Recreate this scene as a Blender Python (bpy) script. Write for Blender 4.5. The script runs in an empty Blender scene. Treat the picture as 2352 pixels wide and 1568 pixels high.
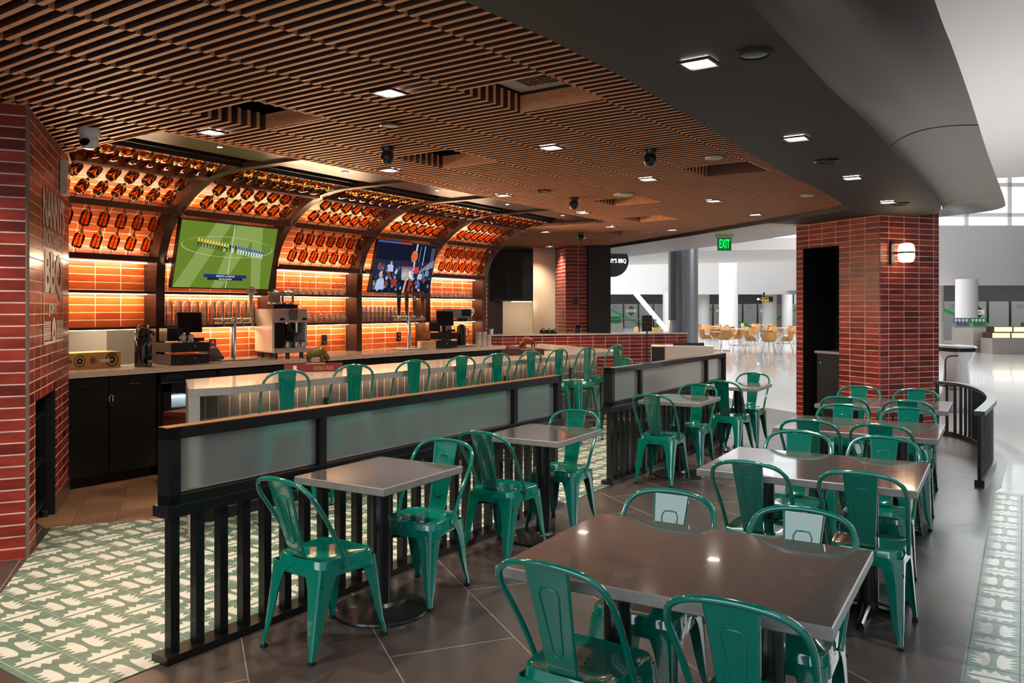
import bpy, bmesh, math, random
from mathutils import Vector, Matrix
random.seed(7)
sc = bpy.context.scene
C = sc.collection
PI = math.pi
# ------------------------------------------------------------------ camera
ANG = math.radians(35)
cam_d = bpy.data.cameras.new('camera'); cam = bpy.data.objects.new('camera', cam_d); C.objects.link(cam)
cam_d.sensor_width = 36; cam_d.lens = 1890/2352*36
cam_d.shift_y = -75/2352; cam_d.clip_start = .05; cam_d.clip_end = 300
cam.location = (0, 0, 1.6); cam.rotation_euler = (PI/2, 0, ANG-PI/2)
sc.camera = cam
# ------------------------------------------------------------------ world + exposure
w = bpy.data.worlds.new('world'); sc.world = w; w.use_nodes = True
w.node_tree.nodes['Background'].inputs[0].default_value = (.86, .93, 1, 1)
w.node_tree.nodes['Background'].inputs[1].default_value = .42
sc.view_settings.view_transform = 'Standard'; sc.view_settings.look = 'None'
sc.view_settings.gamma = 1; sc.view_settings.use_curve_mapping = False
sc.view_settings.exposure = 0.45
cy = sc.cycles
cy.max_bounces = 7; cy.diffuse_bounces = 3; cy.glossy_bounces = 3; cy.transmission_bounces = 4
cy.transparent_max_bounces = 14; cy.use_denoising = True; cy.sample_clamp_indirect = 2.5
cy.caustics_reflective = False; cy.caustics_refractive = False; cy.use_light_tree = True

def area(name, loc, target, sx, sy, power, col=(1, 1, 1), spread=PI):
    l = bpy.data.lights.new(name, 'AREA'); l.shape = 'RECTANGLE'; l.size = sx; l.size_y = sy
    l.energy = power; l.color = col; l.spread = spread
    o = bpy.data.objects.new(name, l); C.objects.link(o); o.location = loc
    o.rotation_euler = (Vector(target)-Vector(loc)).to_track_quat('-Z', 'Y').to_euler()
    return o
LPW = 4.0; DL = 135
WARM = (1, .70, .42); WARM2 = (1, .78, .56); COOL = (.93, .97, 1)
# concourse daylight: lamps added overhead out of view, a window behind the camera
def cfp(r, d, z): return (d*math.cos(ANG)+r*math.sin(ANG), d*math.sin(ANG)-r*math.cos(ANG), z)
area('concourse_fill_lamp', cfp(4, 42, 9.5), cfp(4, 42, 0), 26, 26, 5200, COOL)
area('concourse_fill_lamp', cfp(14.5, 17, 5.9), cfp(14.5, 17, 0), 3, 10, 1500, COOL)
area('concourse_fill_lamp', cfp(13.5, 13, 5.6), cfp(9, 12, 0), 5, 5, 330, COOL)
area('concourse_lamp', cfp(14, 64, 2.87), cfp(14, 66, 0), 24, 2.5, 520, COOL)
area('concourse_lamp', cfp(26, 40, 2.87), cfp(26, 42, 0), 11, 2, 230, COOL)
area('window_lamp', (-6.5, 1.5, 3.9), (2, 2, .8), 8, 4.5, 290, COOL)

# ------------------------------------------------------------------ materials
MATS = {}
def nt(name):
    m = bpy.data.materials.new(name); m.use_nodes = True; MATS[name] = m
    return m, m.node_tree.nodes, m.node_tree.links, m.node_tree.nodes['Principled BSDF']
def S(v): # srgb 0-255 -> linear
    return tuple((c/255/12.92 if c/255 <= .04045 else ((c/255+.055)/1.055)**2.4) for c in v)+(1,)
def mat(name, col, rough=.5, metal=0, coat=0, noise=0, nscale=8, bump=0, bscale=40, emit=None, estr=0, spec=.5, stretch=None):
    m, n, l, b = nt(name); c = S(col)
    b.inputs['Base Color'].default_value = c; b.inputs['Roughness'].default_value = rough
    b.inputs['Metallic'].default_value = metal; b.inputs['Coat Weight'].default_value = coat
    b.inputs['Specular IOR Level'].default_value = spec
    tc = n.new('ShaderNodeTexCoord'); vec = tc.outputs['Object']
    if stretch:
        mp = n.new('ShaderNodeMapping'); mp.inputs['Scale'].default_value = stretch
        l.new(vec, mp.inputs[0]); vec = mp.outputs[0]
    if noise:
        t = n.new('ShaderNodeTexNoise'); t.inputs['Scale'].default_value = nscale; t.inputs['Detail'].default_value = 5
        l.new(vec, t.inputs['Vector'])
        r = n.new('ShaderNodeMapRange'); r.inputs[1].default_value = .3; r.inputs[2].default_value = .7
        r.inputs[3].default_value = 1-noise; r.inputs[4].default_value = 1+noise
        mx = n.new('ShaderNodeVectorMath'); mx.operation = 'SCALE'; mx.inputs[0].default_value = c[:3]
        l.new(t.outputs['Fac'], r.inputs[0]); l.new(r.outputs[0], mx.inputs['Scale']); l.new(mx.outputs[0], b.inputs['Base Color'])
    if bump:
        t = n.new('ShaderNodeTexNoise'); t.inputs['Scale'].default_value = bscale; l.new(vec, t.inputs['Vector'])
        bp = n.new('ShaderNodeBump'); bp.inputs['Strength'].default_value = bump; bp.inputs['Distance'].default_value = .01
        l.new(t.outputs['Fac'], bp.inputs['Height']); l.new(bp.outputs[0], b.inputs['Normal'])
    if emit:
        b.inputs['Emission Color'].default_value = S(emit); b.inputs['Emission Strength'].default_value = estr
    return m
def brick(name, c1, c2, mortar, bw=.267, bh=.0745, off=0, ms=.0045, rough=.22, tone=.35, bump=.5, nsc=3):
    m, n, l, b = nt(name)
    uv = n.new('ShaderNodeUVMap')
    t = n.new('ShaderNodeTexBrick'); t.offset = off; t.squash = 1
    t.inputs['Scale'].default_value = 1; t.inputs['Brick Width'].default_value = bw; t.inputs['Row Height'].default_value = bh
    t.inputs['Mortar Size'].default_value = ms; t.inputs['Mortar Smooth'].default_value = .1; t.inputs['Bias'].default_value = 0
    t.inputs['Color1'].default_value = S(c1); t.inputs['Color2'].default_value = S(c2); t.inputs['Mortar'].default_value = S(mortar)
    l.new(uv.outputs[0], t.inputs['Vector'])
    ns = n.new('ShaderNodeTexNoise'); ns.inputs['Scale'].default_value = nsc; ns.inputs['Detail'].default_value = 6
    mp = n.new('ShaderNodeMapping'); mp.inputs['Scale'].default_value = (2, 6, 1); l.new(uv.outputs[0], mp.inputs[0]); l.new(mp.outputs[0], ns.inputs['Vector'])
    r = n.new('ShaderNodeMapRange'); r.inputs[1].default_value = .25; r.inputs[2].default_value = .75
    r.inputs[3].default_value = 1-tone; r.inputs[4].default_value = 1+tone; l.new(ns.outputs['Fac'], r.inputs[0])
    mx = n.new('ShaderNodeVectorMath'); mx.operation = 'SCALE'; l.new(t.outputs['Color'], mx.inputs[0]); l.new(r.outputs[0], mx.inputs['Scale'])
    l.new(mx.outputs[0], b.inputs['Base Color'])
    rr = n.new('ShaderNodeMapRange'); rr.inputs[3].default_value = rough; rr.inputs[4].default_value = .8
    l.new(t.outputs['Fac'], rr.inputs[0]); l.new(rr.outputs[0], b.inputs['Roughness'])
    inv = n.new('ShaderNodeMath'); inv.operation = 'SUBTRACT'; inv.inputs[0].default_value = 1; l.new(t.outputs['Fac'], inv.inputs[1])
    ad = n.new('ShaderNodeMath'); ad.operation = 'MULTIPLY_ADD'; ad.inputs[1].default_value = .12; l.new(ns.outputs['Fac'], ad.inputs[0]); l.new(inv.outputs[0], ad.inputs[2])
    bp = n.new('ShaderNodeBump'); bp.inputs['Strength'].default_value = bump; bp.inputs['Distance'].default_value = .004
    l.new(ad.outputs[0], bp.inputs['Height']); l.new(bp.outputs[0], b.inputs['Normal'])
    return m
def glass(name, tint, rough=.04, refl=1.45, mixf=None):
    m, n, l, b = nt(name); n.remove(b); out = n['Material Output']
    tr = n.new('ShaderNodeBsdfTransparent'); tr.inputs[0].default_value = S(tint)
    gl = n.new('ShaderNodeBsdfGlossy'); gl.inputs['Roughness'].default_value = rough
    fr = n.new('ShaderNodeFresnel'); fr.inputs[0].default_value = refl
    mx = n.new('ShaderNodeMixShader'); l.new(fr.outputs[0], mx.inputs[0]); l.new(tr.outputs[0], mx.inputs[1]); l.new(gl.outputs[0], mx.inputs[2])
    if mixf:
        tl = n.new('ShaderNodeBsdfDiffuse'); tl.inputs[0].default_value = S(mixf[0])
        m2 = n.new('ShaderNodeMixShader'); m2.inputs[0].default_value = mixf[1]
        l.new(mx.outputs[0], m2.inputs[1]); l.new(tl.outputs[0], m2.inputs[2]); l.new(m2.outputs[0], out.inputs[0])
    else: l.new(mx.outputs[0], out.inputs[0])
    return m
def lum(name, col, s):
    m, n, l, b = nt(name); n.remove(b); e = n.new('ShaderNodeEmission'); e.inputs[0].default_value = S(col); e.inputs[1].default_value = s
    l.new(e.outputs[0], n['Material Output'].inputs[0]); return m
def reeded(name):
    m, n, l, b = nt(name)
    b.inputs['Base Color'].default_value = S((232, 240, 240)); b.inputs['Roughness'].default_value = .15
    b.inputs['Transmission Weight'].default_value = .80; b.inputs['IOR'].default_value = 1.3
    return m
GREEN = mat('green_paint', (0, 112, 97), .12, 0, 1)
RED = brick('red_tile', (150, 54, 40), (92, 26, 20), (206, 182, 175), rough=.34)
RED.node_tree.nodes['Principled BSDF'].inputs['Specular IOR Level'].default_value = .28
AMBERT = brick('amber_tile', (212, 106, 48), (178, 72, 30), (242, 208, 176), tone=.22, rough=.3)
GREYT = brick('grey_tile', (84, 78, 76), (62, 58, 57), (140, 135, 130), bw=.095, bh=.26, tone=.2, rough=.35)
SLATE = brick('slate_tile', (66, 60, 58), (58, 53, 52), (112, 104, 98), bw=1.24, bh=.618, off=.42, ms=.003, rough=.3, tone=.25, bump=.15, nsc=1.2)
BROWNT = brick('brown_tile', (128, 100, 78), (108, 82, 64), (78, 62, 50), bw=.3, bh=.3, ms=.002, rough=.4, tone=.15, bump=.2)
TERR = mat('terrazzo', (192, 191, 189), .16, 0, .3, noise=.08, nscale=60)
BLACKM = mat('black_steel', (24, 25, 27), .32, .2, .2)
BLACKP = mat('black_panel', (16, 17, 18), .5)
BRONZE = mat('bronze_steel', (72, 54, 46), .3, .55, stretch=(1, 1, 1), noise=.15, nscale=5)
SOFFIT = mat('charcoal_plaster', (46, 46, 49), .65, noise=.05)
DARKMET = mat('dark_metal_cladding', (38, 32, 31), .24, 1)
DARKMET.node_tree.nodes['Principled BSDF'].inputs['Specular Tint'].default_value = (.72, .68, .67, 1)
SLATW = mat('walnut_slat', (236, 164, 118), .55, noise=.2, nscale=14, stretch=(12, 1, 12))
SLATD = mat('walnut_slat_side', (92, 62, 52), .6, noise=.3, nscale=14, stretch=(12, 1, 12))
PLENUM = mat('plenum_black', (20, 16, 15), .9)
WHITE = mat('white_plaster', (222, 216, 212), .6)
WHITEG = mat('white_gloss', (225, 228, 230), .2, 0, .5)
CREAM = mat('cream_wall', (205, 190, 168), .6)
STONE = mat('beige_quartz', (206, 190, 174), .13, noise=.1, nscale=70, coat=.3)
STONEG = mat('grey_quartz_edge', (150, 150, 150), .3, noise=.08, nscale=50)
TOP = mat('table_quartz', (86, 81, 78), .11, noise=.16, nscale=45, coat=.5)
TOPE = mat('table_edge', (128, 126, 124), .4, noise=.12, nscale=30)
CHROME = mat('chrome', (225, 225, 225), .1, 1)
SATINB = mat('bin_steel', (168, 158, 150), .4, .7)
CORNER = mat('corner_trim', (128, 118, 114), .5, .4)
STEEL = mat('stainless', (185, 180, 175), .28, 1)
GREYCOL = mat('grey_metal_column', (120, 122, 124), .3, .6)
AMBERG = glass('amber_glass', (242, 176, 88), .03, 1.5)
CLEARG = glass('clear_glass', (250, 246, 242), .05, 1.6, ((255, 252, 248), .22))
FRIDGEG = glass('fridge_glass', (225, 232, 232), .02, 1.45)
REED = reeded('reeded_glass')
LEDW = lum('led_warm', (255, 214, 170), 9)
LAMP = lum('lamp_white', (255, 248, 238), 14)
LAMPW = lum('lamp_warm', (255, 225, 185), 22)
GLOBE = lum('globe_glow', (255, 226, 180), 5)
LITW = lum('lit_white', (255, 255, 255), 3)
EXITG = lum('exit_green', (20, 235, 90), 1.3)
ALAB = lum('alabaster_glow', (255, 226, 178), 1.15)
YELLOWL = lum('sign_yellow', (250, 205, 40), 1.1)
RUBBER = mat('rubber', (18, 18, 18), .7)
CARD = mat('cardboard', (190, 150, 98), .8, noise=.08)
INK = mat('black_ink', (25, 20, 18), .7)
PAPER = mat('white_paint', (236, 218, 208), .6)
TILEG = mat('green_cement', (86, 112, 102), .38, noise=.1, nscale=12)
TILEW = mat('white_cement', (182, 186, 180), .38, noise=.05, nscale=12)
GROUT = mat('grout', (138, 158, 148), .6)
MAROON = mat('maroon_card', (105, 20, 30), .5)
GOLD = mat('gold_paint', (190, 160, 90), .4, .4)
BISON1 = mat('bronze_green', (92, 80, 40), .35, .7, noise=.4, nscale=60, bump=.6, bscale=120)
BISON2 = mat('bronze_red', (120, 58, 38), .35, .6, noise=.4, nscale=60, bump=.6, bscale=120)
WOODO = mat('orange_plywood', (205, 148, 84), .35, noise=.1, nscale=6)
SCREEN = mat('dark_screen', (16, 17, 20), .12)
SEAG = mat('wrap_grey', (128, 126, 124), .4)
GRN = mat('wrap_green', (20, 130, 50), .4)
BROWNBOX = mat('brown_crate', (88, 36, 24), .45)
IVORY = mat('ivory_enamel', (232, 218, 202), .25, noise=0)
SATIN = mat('satin_steel', (205, 200, 196), .35, .45)
# ------------------------------------------------------------------ geometry kit
WM = {}
class MB:
    def __init__(s): s.v = []; s.f = []; s.mi = []; s.uv = []
    def face(s, pts, mi=0, uv=None):
        k = len(s.v); s.v += [tuple(p) for p in pts]; s.f.append(list(range(k, k+len(pts)))); s.mi.append(mi)
        s.uv.append(uv if uv else [(0, 0)]*len(pts))
    def box(s, cx, cy, cz, sx, sy, sz, rot=0, mi=0, tx=0):
        c, n = math.cos(rot), math.sin(rot); P = []
        for k in range(8):
            x = (sx/2)*(1 if k & 1 else -1); y = (sy/2)*(1 if k & 2 else -1); z = (sz/2)*(1 if k & 4 else -1)
            if tx: z2 = z*math.cos(tx)-y*math.sin(tx); y = y*math.cos(tx)+z*math.sin(tx); z = z2
            P.append((cx+x*c-y*n, cy+x*n+y*c, cz+z))
        for q in ((0, 2, 3, 1), (4, 5, 7, 6), (0, 1, 5, 4), (2, 6, 7, 3), (0, 4, 6, 2), (1, 3, 7, 5)):
            s.face([P[i] for i in q], mi)
        return s
    def prism(s, poly, z0, z1, mi=0, top=None):
        n = len(poly)
        ar = sum(poly[i][0]*poly[(i+1) % n][1]-poly[(i+1) % n][0]*poly[i][1] for i in range(n))
        if ar < 0: poly = poly[::-1]
        s.face([(p[0], p[1], z1) for p in poly], mi if top is None else top, [(p[0], p[1]) for p in poly])
        s.face([(p[0], p[1], z0) for p in poly[::-1]], mi)
        for i in range(n):
            a, b = poly[i], poly[(i+1) % n]
            s.face([(a[0], a[1], z0), (b[0], b[1], z0), (b[0], b[1], z1), (a[0], a[1], z1)], mi)
        return s
    def rings(s, R, closed=True, cap=True, mi=0):
        k = len(s.v); n = len(R[0])
        for r in R: s.v += [tuple(p) for p in r]
        for i in range(len(R)-1):
            for j in range(n if closed else n-1):
                a = k+i*n+j; b = k+i*n+(j+1) % n
                s.f.append([a, b, b+n, a+n]); s.mi.append(mi); s.uv.append([(0, 0)]*4)
        if cap and closed:
            s.f.append([k+j for j in range(n)][::-1]); s.mi.append(mi); s.uv.append([(0, 0)]*n)
            s.f.append([k+(len(R)-1)*n+j for j in range(n)]); s.mi.append(mi); s.uv.append([(0, 0)]*n)
        return s
    def tube(s, P, r, n=8, mi=0, closed=False, cap=True):
        P = [Vector(p) for p in P]; R = []; m = len(P)
        rr = r if isinstance(r, (list, tuple)) else [r]*m
        up = None
        for i in range(m):
            if closed: t = P[(i+1) % m]-P[i-1]
            else: t = P[min(i+1, m-1)]-P[max(i-1, 0)]
            t.normalize()
            if up is None: up = Vector((0, 0, 1)) if abs(t.z) < .9 else Vector((1, 0, 0))
            a = t.cross(up); a.normalize(); b = a.cross(t); up = b
            R.append([P[i]+(a*math.cos(2*PI*k/n)+b*math.sin(2*PI*k/n))*rr[i] for k in range(n)])
        if closed: R.append(R[0]); return s.rings(R, True, False, mi)
        return s.rings(R, True, cap, mi)
    def lathe(s, prof, n=16, c=(0, 0, 0), mi=0, cap=True):
        R = [[(c[0]+r*math.cos(2*PI*k/n), c[1]+r*math.sin(2*PI*k/n), c[2]+z) for k in range(n)] for r, z in prof]
        return s.rings(R, True, cap, mi)
    def build(s, name, mats, parent=None, world=False, smooth=35, loc=None):
        me = bpy.data.meshes.new(name)
        V = s.v
        if parent is not None and world:
            inv = WM[parent.name].inverted(); V = [tuple(inv @ Vector(p)) for p in V]
        me.from_pydata(V, [], s.f)
        if not isinstance(mats, (list, tuple)): mats = [mats]
        for m in mats: me.materials.append(m)
        me.polygons.foreach_set('material_index', s.mi)
        ul = me.uv_layers.new(name='UVMap'); flat = [c for fu in s.uv for p in fu for c in p]
        ul.data.foreach_set('uv', flat)
        bm = bmesh.new(); bm.from_mesh(me); bmesh.ops.remove_doubles(bm, verts=bm.verts, dist=1e-5)
        bm.to_mesh(me); bm.free()
        if smooth:
            me.polygons.foreach_set('use_smooth', [True]*len(me.polygons)); me.set_sharp_from_angle(angle=math.radians(smooth))
        me.update()
        o = bpy.data.objects.new(name, me); C.objects.link(o)
        if parent is not None: o.parent = parent; WM[o.name] = WM[parent.name]
        else:
            if loc: o.location = loc
            WM[o.name] = Matrix.Translation(loc) if loc else Matrix.Identity(4)
        return o
def tag(o, label, cat, group=None, kind=None):
    if label: o['label'] = label
    if cat: o['category'] = cat
    if group: o['group'] = group
    if kind: o['kind'] = kind
    return o
def thing(name, loc, rz, label, cat, group=None, scale=1):
    o = bpy.data.objects.new(name, None); C.objects.link(o); o.empty_display_size = .1
    o.location = loc; o.rotation_euler = (0, 0, rz); o.scale = (scale,)*3
    WM[o.name] = Matrix.Translation(loc) @ Matrix.Rotation(rz, 4, 'Z') @ Matrix.Scale(scale, 4)
    return tag(o, label, cat, group)
def struct(o): o['kind'] = 'structure'; return o
KIDS = {}
def kids(o): return [c for c in bpy.data.objects if c.parent == o]
def dup(root, loc, rz, label, group=None, tree=None):
    r = root.copy(); C.objects.link(r); r.location = loc; r.rotation_euler = (root.rotation_euler[0], root.rotation_euler[1], rz)
    if root.name not in KIDS: KIDS[root.name] = [(c, kids(c)) for c in kids(root)]
    for ch, gs in KIDS[root.name]:
        c = ch.copy(); C.objects.link(c); c.parent = r
        for g in gs: d = g.copy(); C.objects.link(d); d.parent = c
    r['label'] = label
    if group: r['group'] = group
    WM[r.name] = Matrix.Translation(loc) @ Matrix.Rotation(rz, 4, 'Z') @ Matrix.Scale(root.scale[0], 4)
    return r
def spline(P, k=6):
    P = [Vector(p) for p in P]; Q = [P[0]]+P+[P[-1]]; R = []
    for i in range(1, len(Q)-2):
        a, b, c, d = Q[i-1], Q[i], Q[i+1], Q[i+2]
        for j in range(k):
            t = j/k; R.append(.5*((2*b)+(c-a)*t+(2*a-5*b+4*c-d)*t*t+(-a+3*b-3*c+d)*t**3))
    R.append(P[-1]); return R
def text(name, s, o, ux, w, h, m, parent=None, uy=(0, 0, 1), world=True, ext=.002, bold=0, tagk=None):
    cu = bpy.data.curves.new(name, 'FONT'); cu.body = s; cu.extrude = .01; cu.offset = bold; cu.resolution_u = 3
    ob = bpy.data.objects.new(name, cu); C.objects.link(ob)
    dg = bpy.context.evaluated_depsgraph_get(); dg.update()
    me = bpy.data.meshes.new_from_object(ob.evaluated_get(dg)); bpy.data.objects.remove(ob)
    xs = [v.co.x for v in me.vertices]; ys = [v.co.y for v in me.vertices]
    x0, x1, y0, y1 = min(xs), max(xs), min(ys), max(ys)
    ux = Vector(ux).normalized(); uy = Vector(uy).normalized(); nz = ux.cross(uy); o = Vector(o)
    inv = WM[parent.name].inverted() if (parent is not None and world) else Matrix.Identity(4)
    for v in me.vertices:
        v.co = inv @ (o+ux*((v.co.x-x0)/(x1-x0)*w)+uy*((v.co.y-y0)/(y1-y0)*h)+nz*(ext if v.co.z > 0 else 0))
    me.materials.clear(); me.materials.append(m)
    o2 = bpy.data.objects.new(name, me); C.objects.link(o2)
    if parent is not None: o2.parent = parent; WM[o2.name] = WM[parent.name]
    else: WM[o2.name] = Matrix.Identity(4)
    return o2
def wallq(mb, P0, P1, z0, z1, mi=0, u0=0, flip=False):
    L = math.hypot(P1[0]-P0[0], P1[1]-P0[1])
    pts = [(P0[0], P0[1], z0), (P1[0], P1[1], z0), (P1[0], P1[1], z1), (P0[0], P0[1], z1)]
    uv = [(u0, z0), (u0+L, z0), (u0+L, z1), (u0, z1)]
    if flip: pts.reverse(); uv.reverse()
    mb.face(pts, mi, uv)
def along(P0, P1, s, off=0):
    L = math.hypot(P1[0]-P0[0], P1[1]-P0[1]); e = ((P1[0]-P0[0])/L, (P1[1]-P0[1])/L)
    return (P0[0]+e[0]*s-e[1]*off, P0[1]+e[1]*s+e[0]*off)
ORD = ['first', 'second', 'third', 'fourth', 'fifth', 'sixth', 'seventh', 'eighth', 'ninth', 'tenth', 'eleventh', 'twelfth', 'thirteenth', 'fourteenth', 'fifteenth', 'sixteenth']
# ================================================================== SETTING
mb = MB(); mb.prism([(-8, -24), (95, -24), (95, 60), (-8, 60)], -.1, 0); fl = struct(mb.build('floor', TERR, smooth=0))
def slate_uv(p):
    t = (.552, .834); n = (.834, -.552)
    return (p[0]*t[0]+p[1]*t[1], p[0]*n[0]+p[1]*n[1]-1.478+6.18)
def flat(name, poly, z, m, uvf=None):
    mb = MB(); mb.prism(poly, 0, z)
    if uvf: mb.uv[0] = [uvf(p) for p in mb.v[:len(poly)]]
    return struct(mb.build(name, m, smooth=0))
flat('floor_slate', [(-3, .07), (3.98, .449), (8.29, .683), (8.56, .637), (9.97, .692), (10.54, .785), (10.93, .914), (11.7, 1.3), (13.0, 1.9),
     (12.87, 3.68), (13.48, 4.61), (14.26, 5.23), (15.9, 6.65), (12.3, 9.4), (9, 9), (-3, 9)], .003, SLATE, slate_uv)
flat('floor_brown_tile', [(2.95, 6.2), (3.68, 5.705), (3.9, 5.5), (10.6, 5.5), (10.6, 8), (3.3, 8)], .005, BROWNT, slate_uv)
# patterned cement tiles
def clip(poly, planes):
    for (a, b, c) in planes:
        out = []
        for i in range(len(poly)):
            p, q = poly[i], poly[(i+1) % len(poly)]; dp = a*p[0]+b*p[1]-c; dq = a*q[0]+b*q[1]-c
            if dp >= 0: out.append(p)
            if (dp >= 0) != (dq >= 0): t = dp/(dp-dq); out.append((p[0]+(q[0]-p[0])*t, p[1]+(q[1]-p[1])*t))
        poly = out
        if len(poly) < 3: return []
    return poly
PAW = [(.03, .22), (.2, .3), (.06, .42), (.22, .46), (.03, .6), (.2, .64), (.07, .8), (.26, .8), (.34, .92), (.41, .8), (.44, .45), (.42, .2), (.33, .08), (.2, .16)]
JAG = [(.02, .56), (.14, .66), (.13, .74), (.27, .72), (.34, .93), (.46, .74), (.56, .93), (.68, .74), (.8, .82), (.84, .68), (.98, .58), (.5, .535)]
def tiles(name, o, ang, nu, nv, U, V, poly, planes, z):
    mb = MB(); mb.prism(poly, 0, z)
    c, s = math.cos(ang), math.sin(ang)
    def W(u, v): return (o[0]+u*c-v*s, o[1]+u*s+v*c)
    planes0 = planes
    for i in range(nu):
        for j in range(nv):
            planes = planes0 if i > 10 else [p for k, p in enumerate(planes0) if k != 2]+[hp((3.9, 5.55), (2.998, 6.2))]
            if (i+j) % 2: shp = [PAW, [(1-a, b) for a, b in PAW][::-1]]
            else: shp = [JAG, [(a, 1-b) for a, b in JAG][::-1]]
            for sh in shp:
                q = clip([W((i+a)*U, (j+b)*V) for a, b in sh], planes)
                if q: mb.face([(x, y, z+.0006) for x, y in reversed(q)] if sum(q[k][0]*q[(k+1) % len(q)][1]-q[(k+1) % len(q)][0]*q[k][1] for k in range(len(q))) < 0 else [(x, y, z+.0006) for x, y in q], 1)
    for i in range(nu+1):
        q = clip([W(i*U-.0022, 0), W(i*U+.0022, 0), W(i*U+.0022, nv*V), W(i*U-.0022, nv*V)], planes)
        if q: mb.face([(x, y, z+.0009) for x, y in q], 2)
    for j in range(nv+1):
        q = clip([W(0, j*V-.001), W(nu*U, j*V-.001), W(nu*U, j*V+.001), W(0, j*V+.001)], planes)
        if q: mb.face([(x, y, z+.0009) for x, y in q], 3)
    return struct(mb.build(name, [TILEG, TILEW, GROUT, mat('dark_grout_'+name, (84, 96, 90), .7)], smooth=0))
def hp(p, q): # keep left side of p->q
    a, b = -(q[1]-p[1]), q[0]-p[0]; return (a, b, a*p[0]+b*p[1])
BT = [(1.69, 3.40), (9.95, 3.637), (9.95, 5.5), (3.86, 5.58), (2.998, 6.2), (1.69, 4.37)]
tiles('floor_patterned', (1.72, 3.405-.03), 0, 55, 14, .211, .211, BT, [hp((1.69, 3.40), (13.2, 3.73)), hp((9.95, 3.4), (9.95, 5.5)), hp((13.2, 5.5), (3, 5.62)), hp((2.998, 6.2), (1.69, 4.37)), hp((1.69, 4.37), (1.69, 3.4))], .007)
RT = [(1.0, .287), (8.29, .683), (8.33, .1), (8.35, -.3), (1.0, -.7)]
A3 = math.radians(3.1)
# border strip: long side across, rows along
mbr = MB(); mbr.prism(RT, 0, .0065)
c3, s3 = math.cos(A3), math.sin(A3)
def BW(u, v): return (3.983+u*c3+v*s3, .449+u*s3-v*c3)    # u along strip, v away from the slate
for i in range(-14, 21):
    for j in range(5):
        k = (i+j) % 2
        shp = [PAW, [(1-a, b) for a, b in PAW][::-1]] if k else [JAG, [(a, 1-b) for a, b in JAG][::-1]]
        for sh in shp:
            q = [BW((i+b)*.211, (j+a)*.205+.012) for a, b in sh]
            if max(p[0] for p in q) > 8.28: continue
            ar = sum(q[m][0]*q[(m+1) % len(q)][1]-q[(m+1) % len(q)][0]*q[m][1] for m in range(len(q)))
            mbr.face([(x, y, .0071) for x, y in (q if ar > 0 else q[::-1])], 1)
for i in range(-14, 21):
    q = [BW(i*.211-.0015, 0), BW(i*.211+.0015, 0), BW(i*.211+.0015, 1.03), BW(i*.211-.0015, 1.03)]
    mbr.face([(x, y, .0074) for x, y in q[::-1]], 2)
for j in range(6):
    q = [BW(-2.95, j*.205+.010), BW(4.3, j*.205+.010), BW(4.3, j*.205+.014), BW(-2.95, j*.205+.014)]
    mbr.face([(x, y, .0074) for x, y in q[::-1]], 2)
struct(mbr.build('floor_border_tile', [TILEG, TILEW, mat('dark_grout', (84, 100, 94), .7)], smooth=0))

# ---- left brick pillar wall
LP0 = (2.536, 5.563); LP1 = (3.639, 7.238); LPm = (LP0[0]-.866*1.6, LP0[1]+.5*1.6)
mb = MB()
wallq(mb, LPm, LP0, 0, 3.0, 0)
wallq(mb, along(LP0, LP1, 0), along(LP0, LP1, .31), 0, 3.0, 0)
wallq(mb, along(LP0, LP1, .31), along(LP0, LP1, 1.21), .975, 3.0, 0, u0=.31)
wallq(mb, along(LP0, LP1, 1.21), LP1, .12, 3.0, 0, u0=1.21)
a, b = along(LP0, LP1, .31), along(LP0, LP1, 1.21); a2, b2 = along(LP0, LP1, .31, .45), along(LP0, LP1, 1.21, .45)
wallq(mb, a, a2, 0, .975, 1); wallq(mb, b2, b, 0, .975, 1); wallq(mb, a2, b2, 0, .975, 1)
mb.face([(a[0], a[1], .975), (a2[0], a2[1], .975), (b2[0], b2[1], .975), (b[0], b[1], .975)], 1)
mb.face([(LPm[0], LPm[1], 3), (LP0[0], LP0[1], 3), (LP1[0], LP1[1], 3), (2.2, 9, 3)], 1)
wallq(mb, LP1, (LP1[0]-.6, LP1[1]+1.2), 1.0, 3.0, 0)
struct(mb.build('wall_left', [RED, BLACKP], smooth=0))
mb = MB(); mb.box(LP0[0], LP0[1], 1.5, .016, .016, 3, math.radians(13)); struct(mb.build('trim_1', CORNER, smooth=0))
mb = MB(); p = along(LP0, LP1, 1.605, -.006); mb.box(p[0], p[1], .065, .79, .012, .13, math.atan2(1.675, 1.103)); struct(mb.build('baseboard_left', STEEL, smooth=0))
# ---- right brick pillar
Q0 = (12.566, 3.59); Q1 = (11.70, 2.257); Q2 = (12.58, 1.674); Q3 = (13.45, 3.01)
mb = MB()
def face_hole(mb, P, Qq, s0, s1, z1, zt, dep, mi2):
    wallq(mb, P, along(P, Qq, s0), 0, zt, 0); L = math.hypot(Qq[0]-P[0], Qq[1]-P[1])
    wallq(mb, along(P, Qq, s0), along(P, Qq, s1), z1, zt, 0, u0=s0); wallq(mb, along(P, Qq, s1), Qq, 0, zt, 0, u0=s1)
    a, b, a2, b2 = along(P, Qq, s0), along(P, Qq, s1), along(P, Qq, s0, dep), along(P, Qq, s1, dep)
    wallq(mb, a, a2, 0, z1, mi2); wallq(mb, b2, b, 0, z1, mi2); wallq(mb, a2, b2, 0, z1, mi2)
    mb.face([(a[0], a[1], z1), (a2[0], a2[1], z1), (b2[0], b2[1], z1), (b[0], b[1], z1)], mi2)
face_hole(mb, Q0, Q1, .146, .865, 2.49, 2.95, .6, 1)
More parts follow.
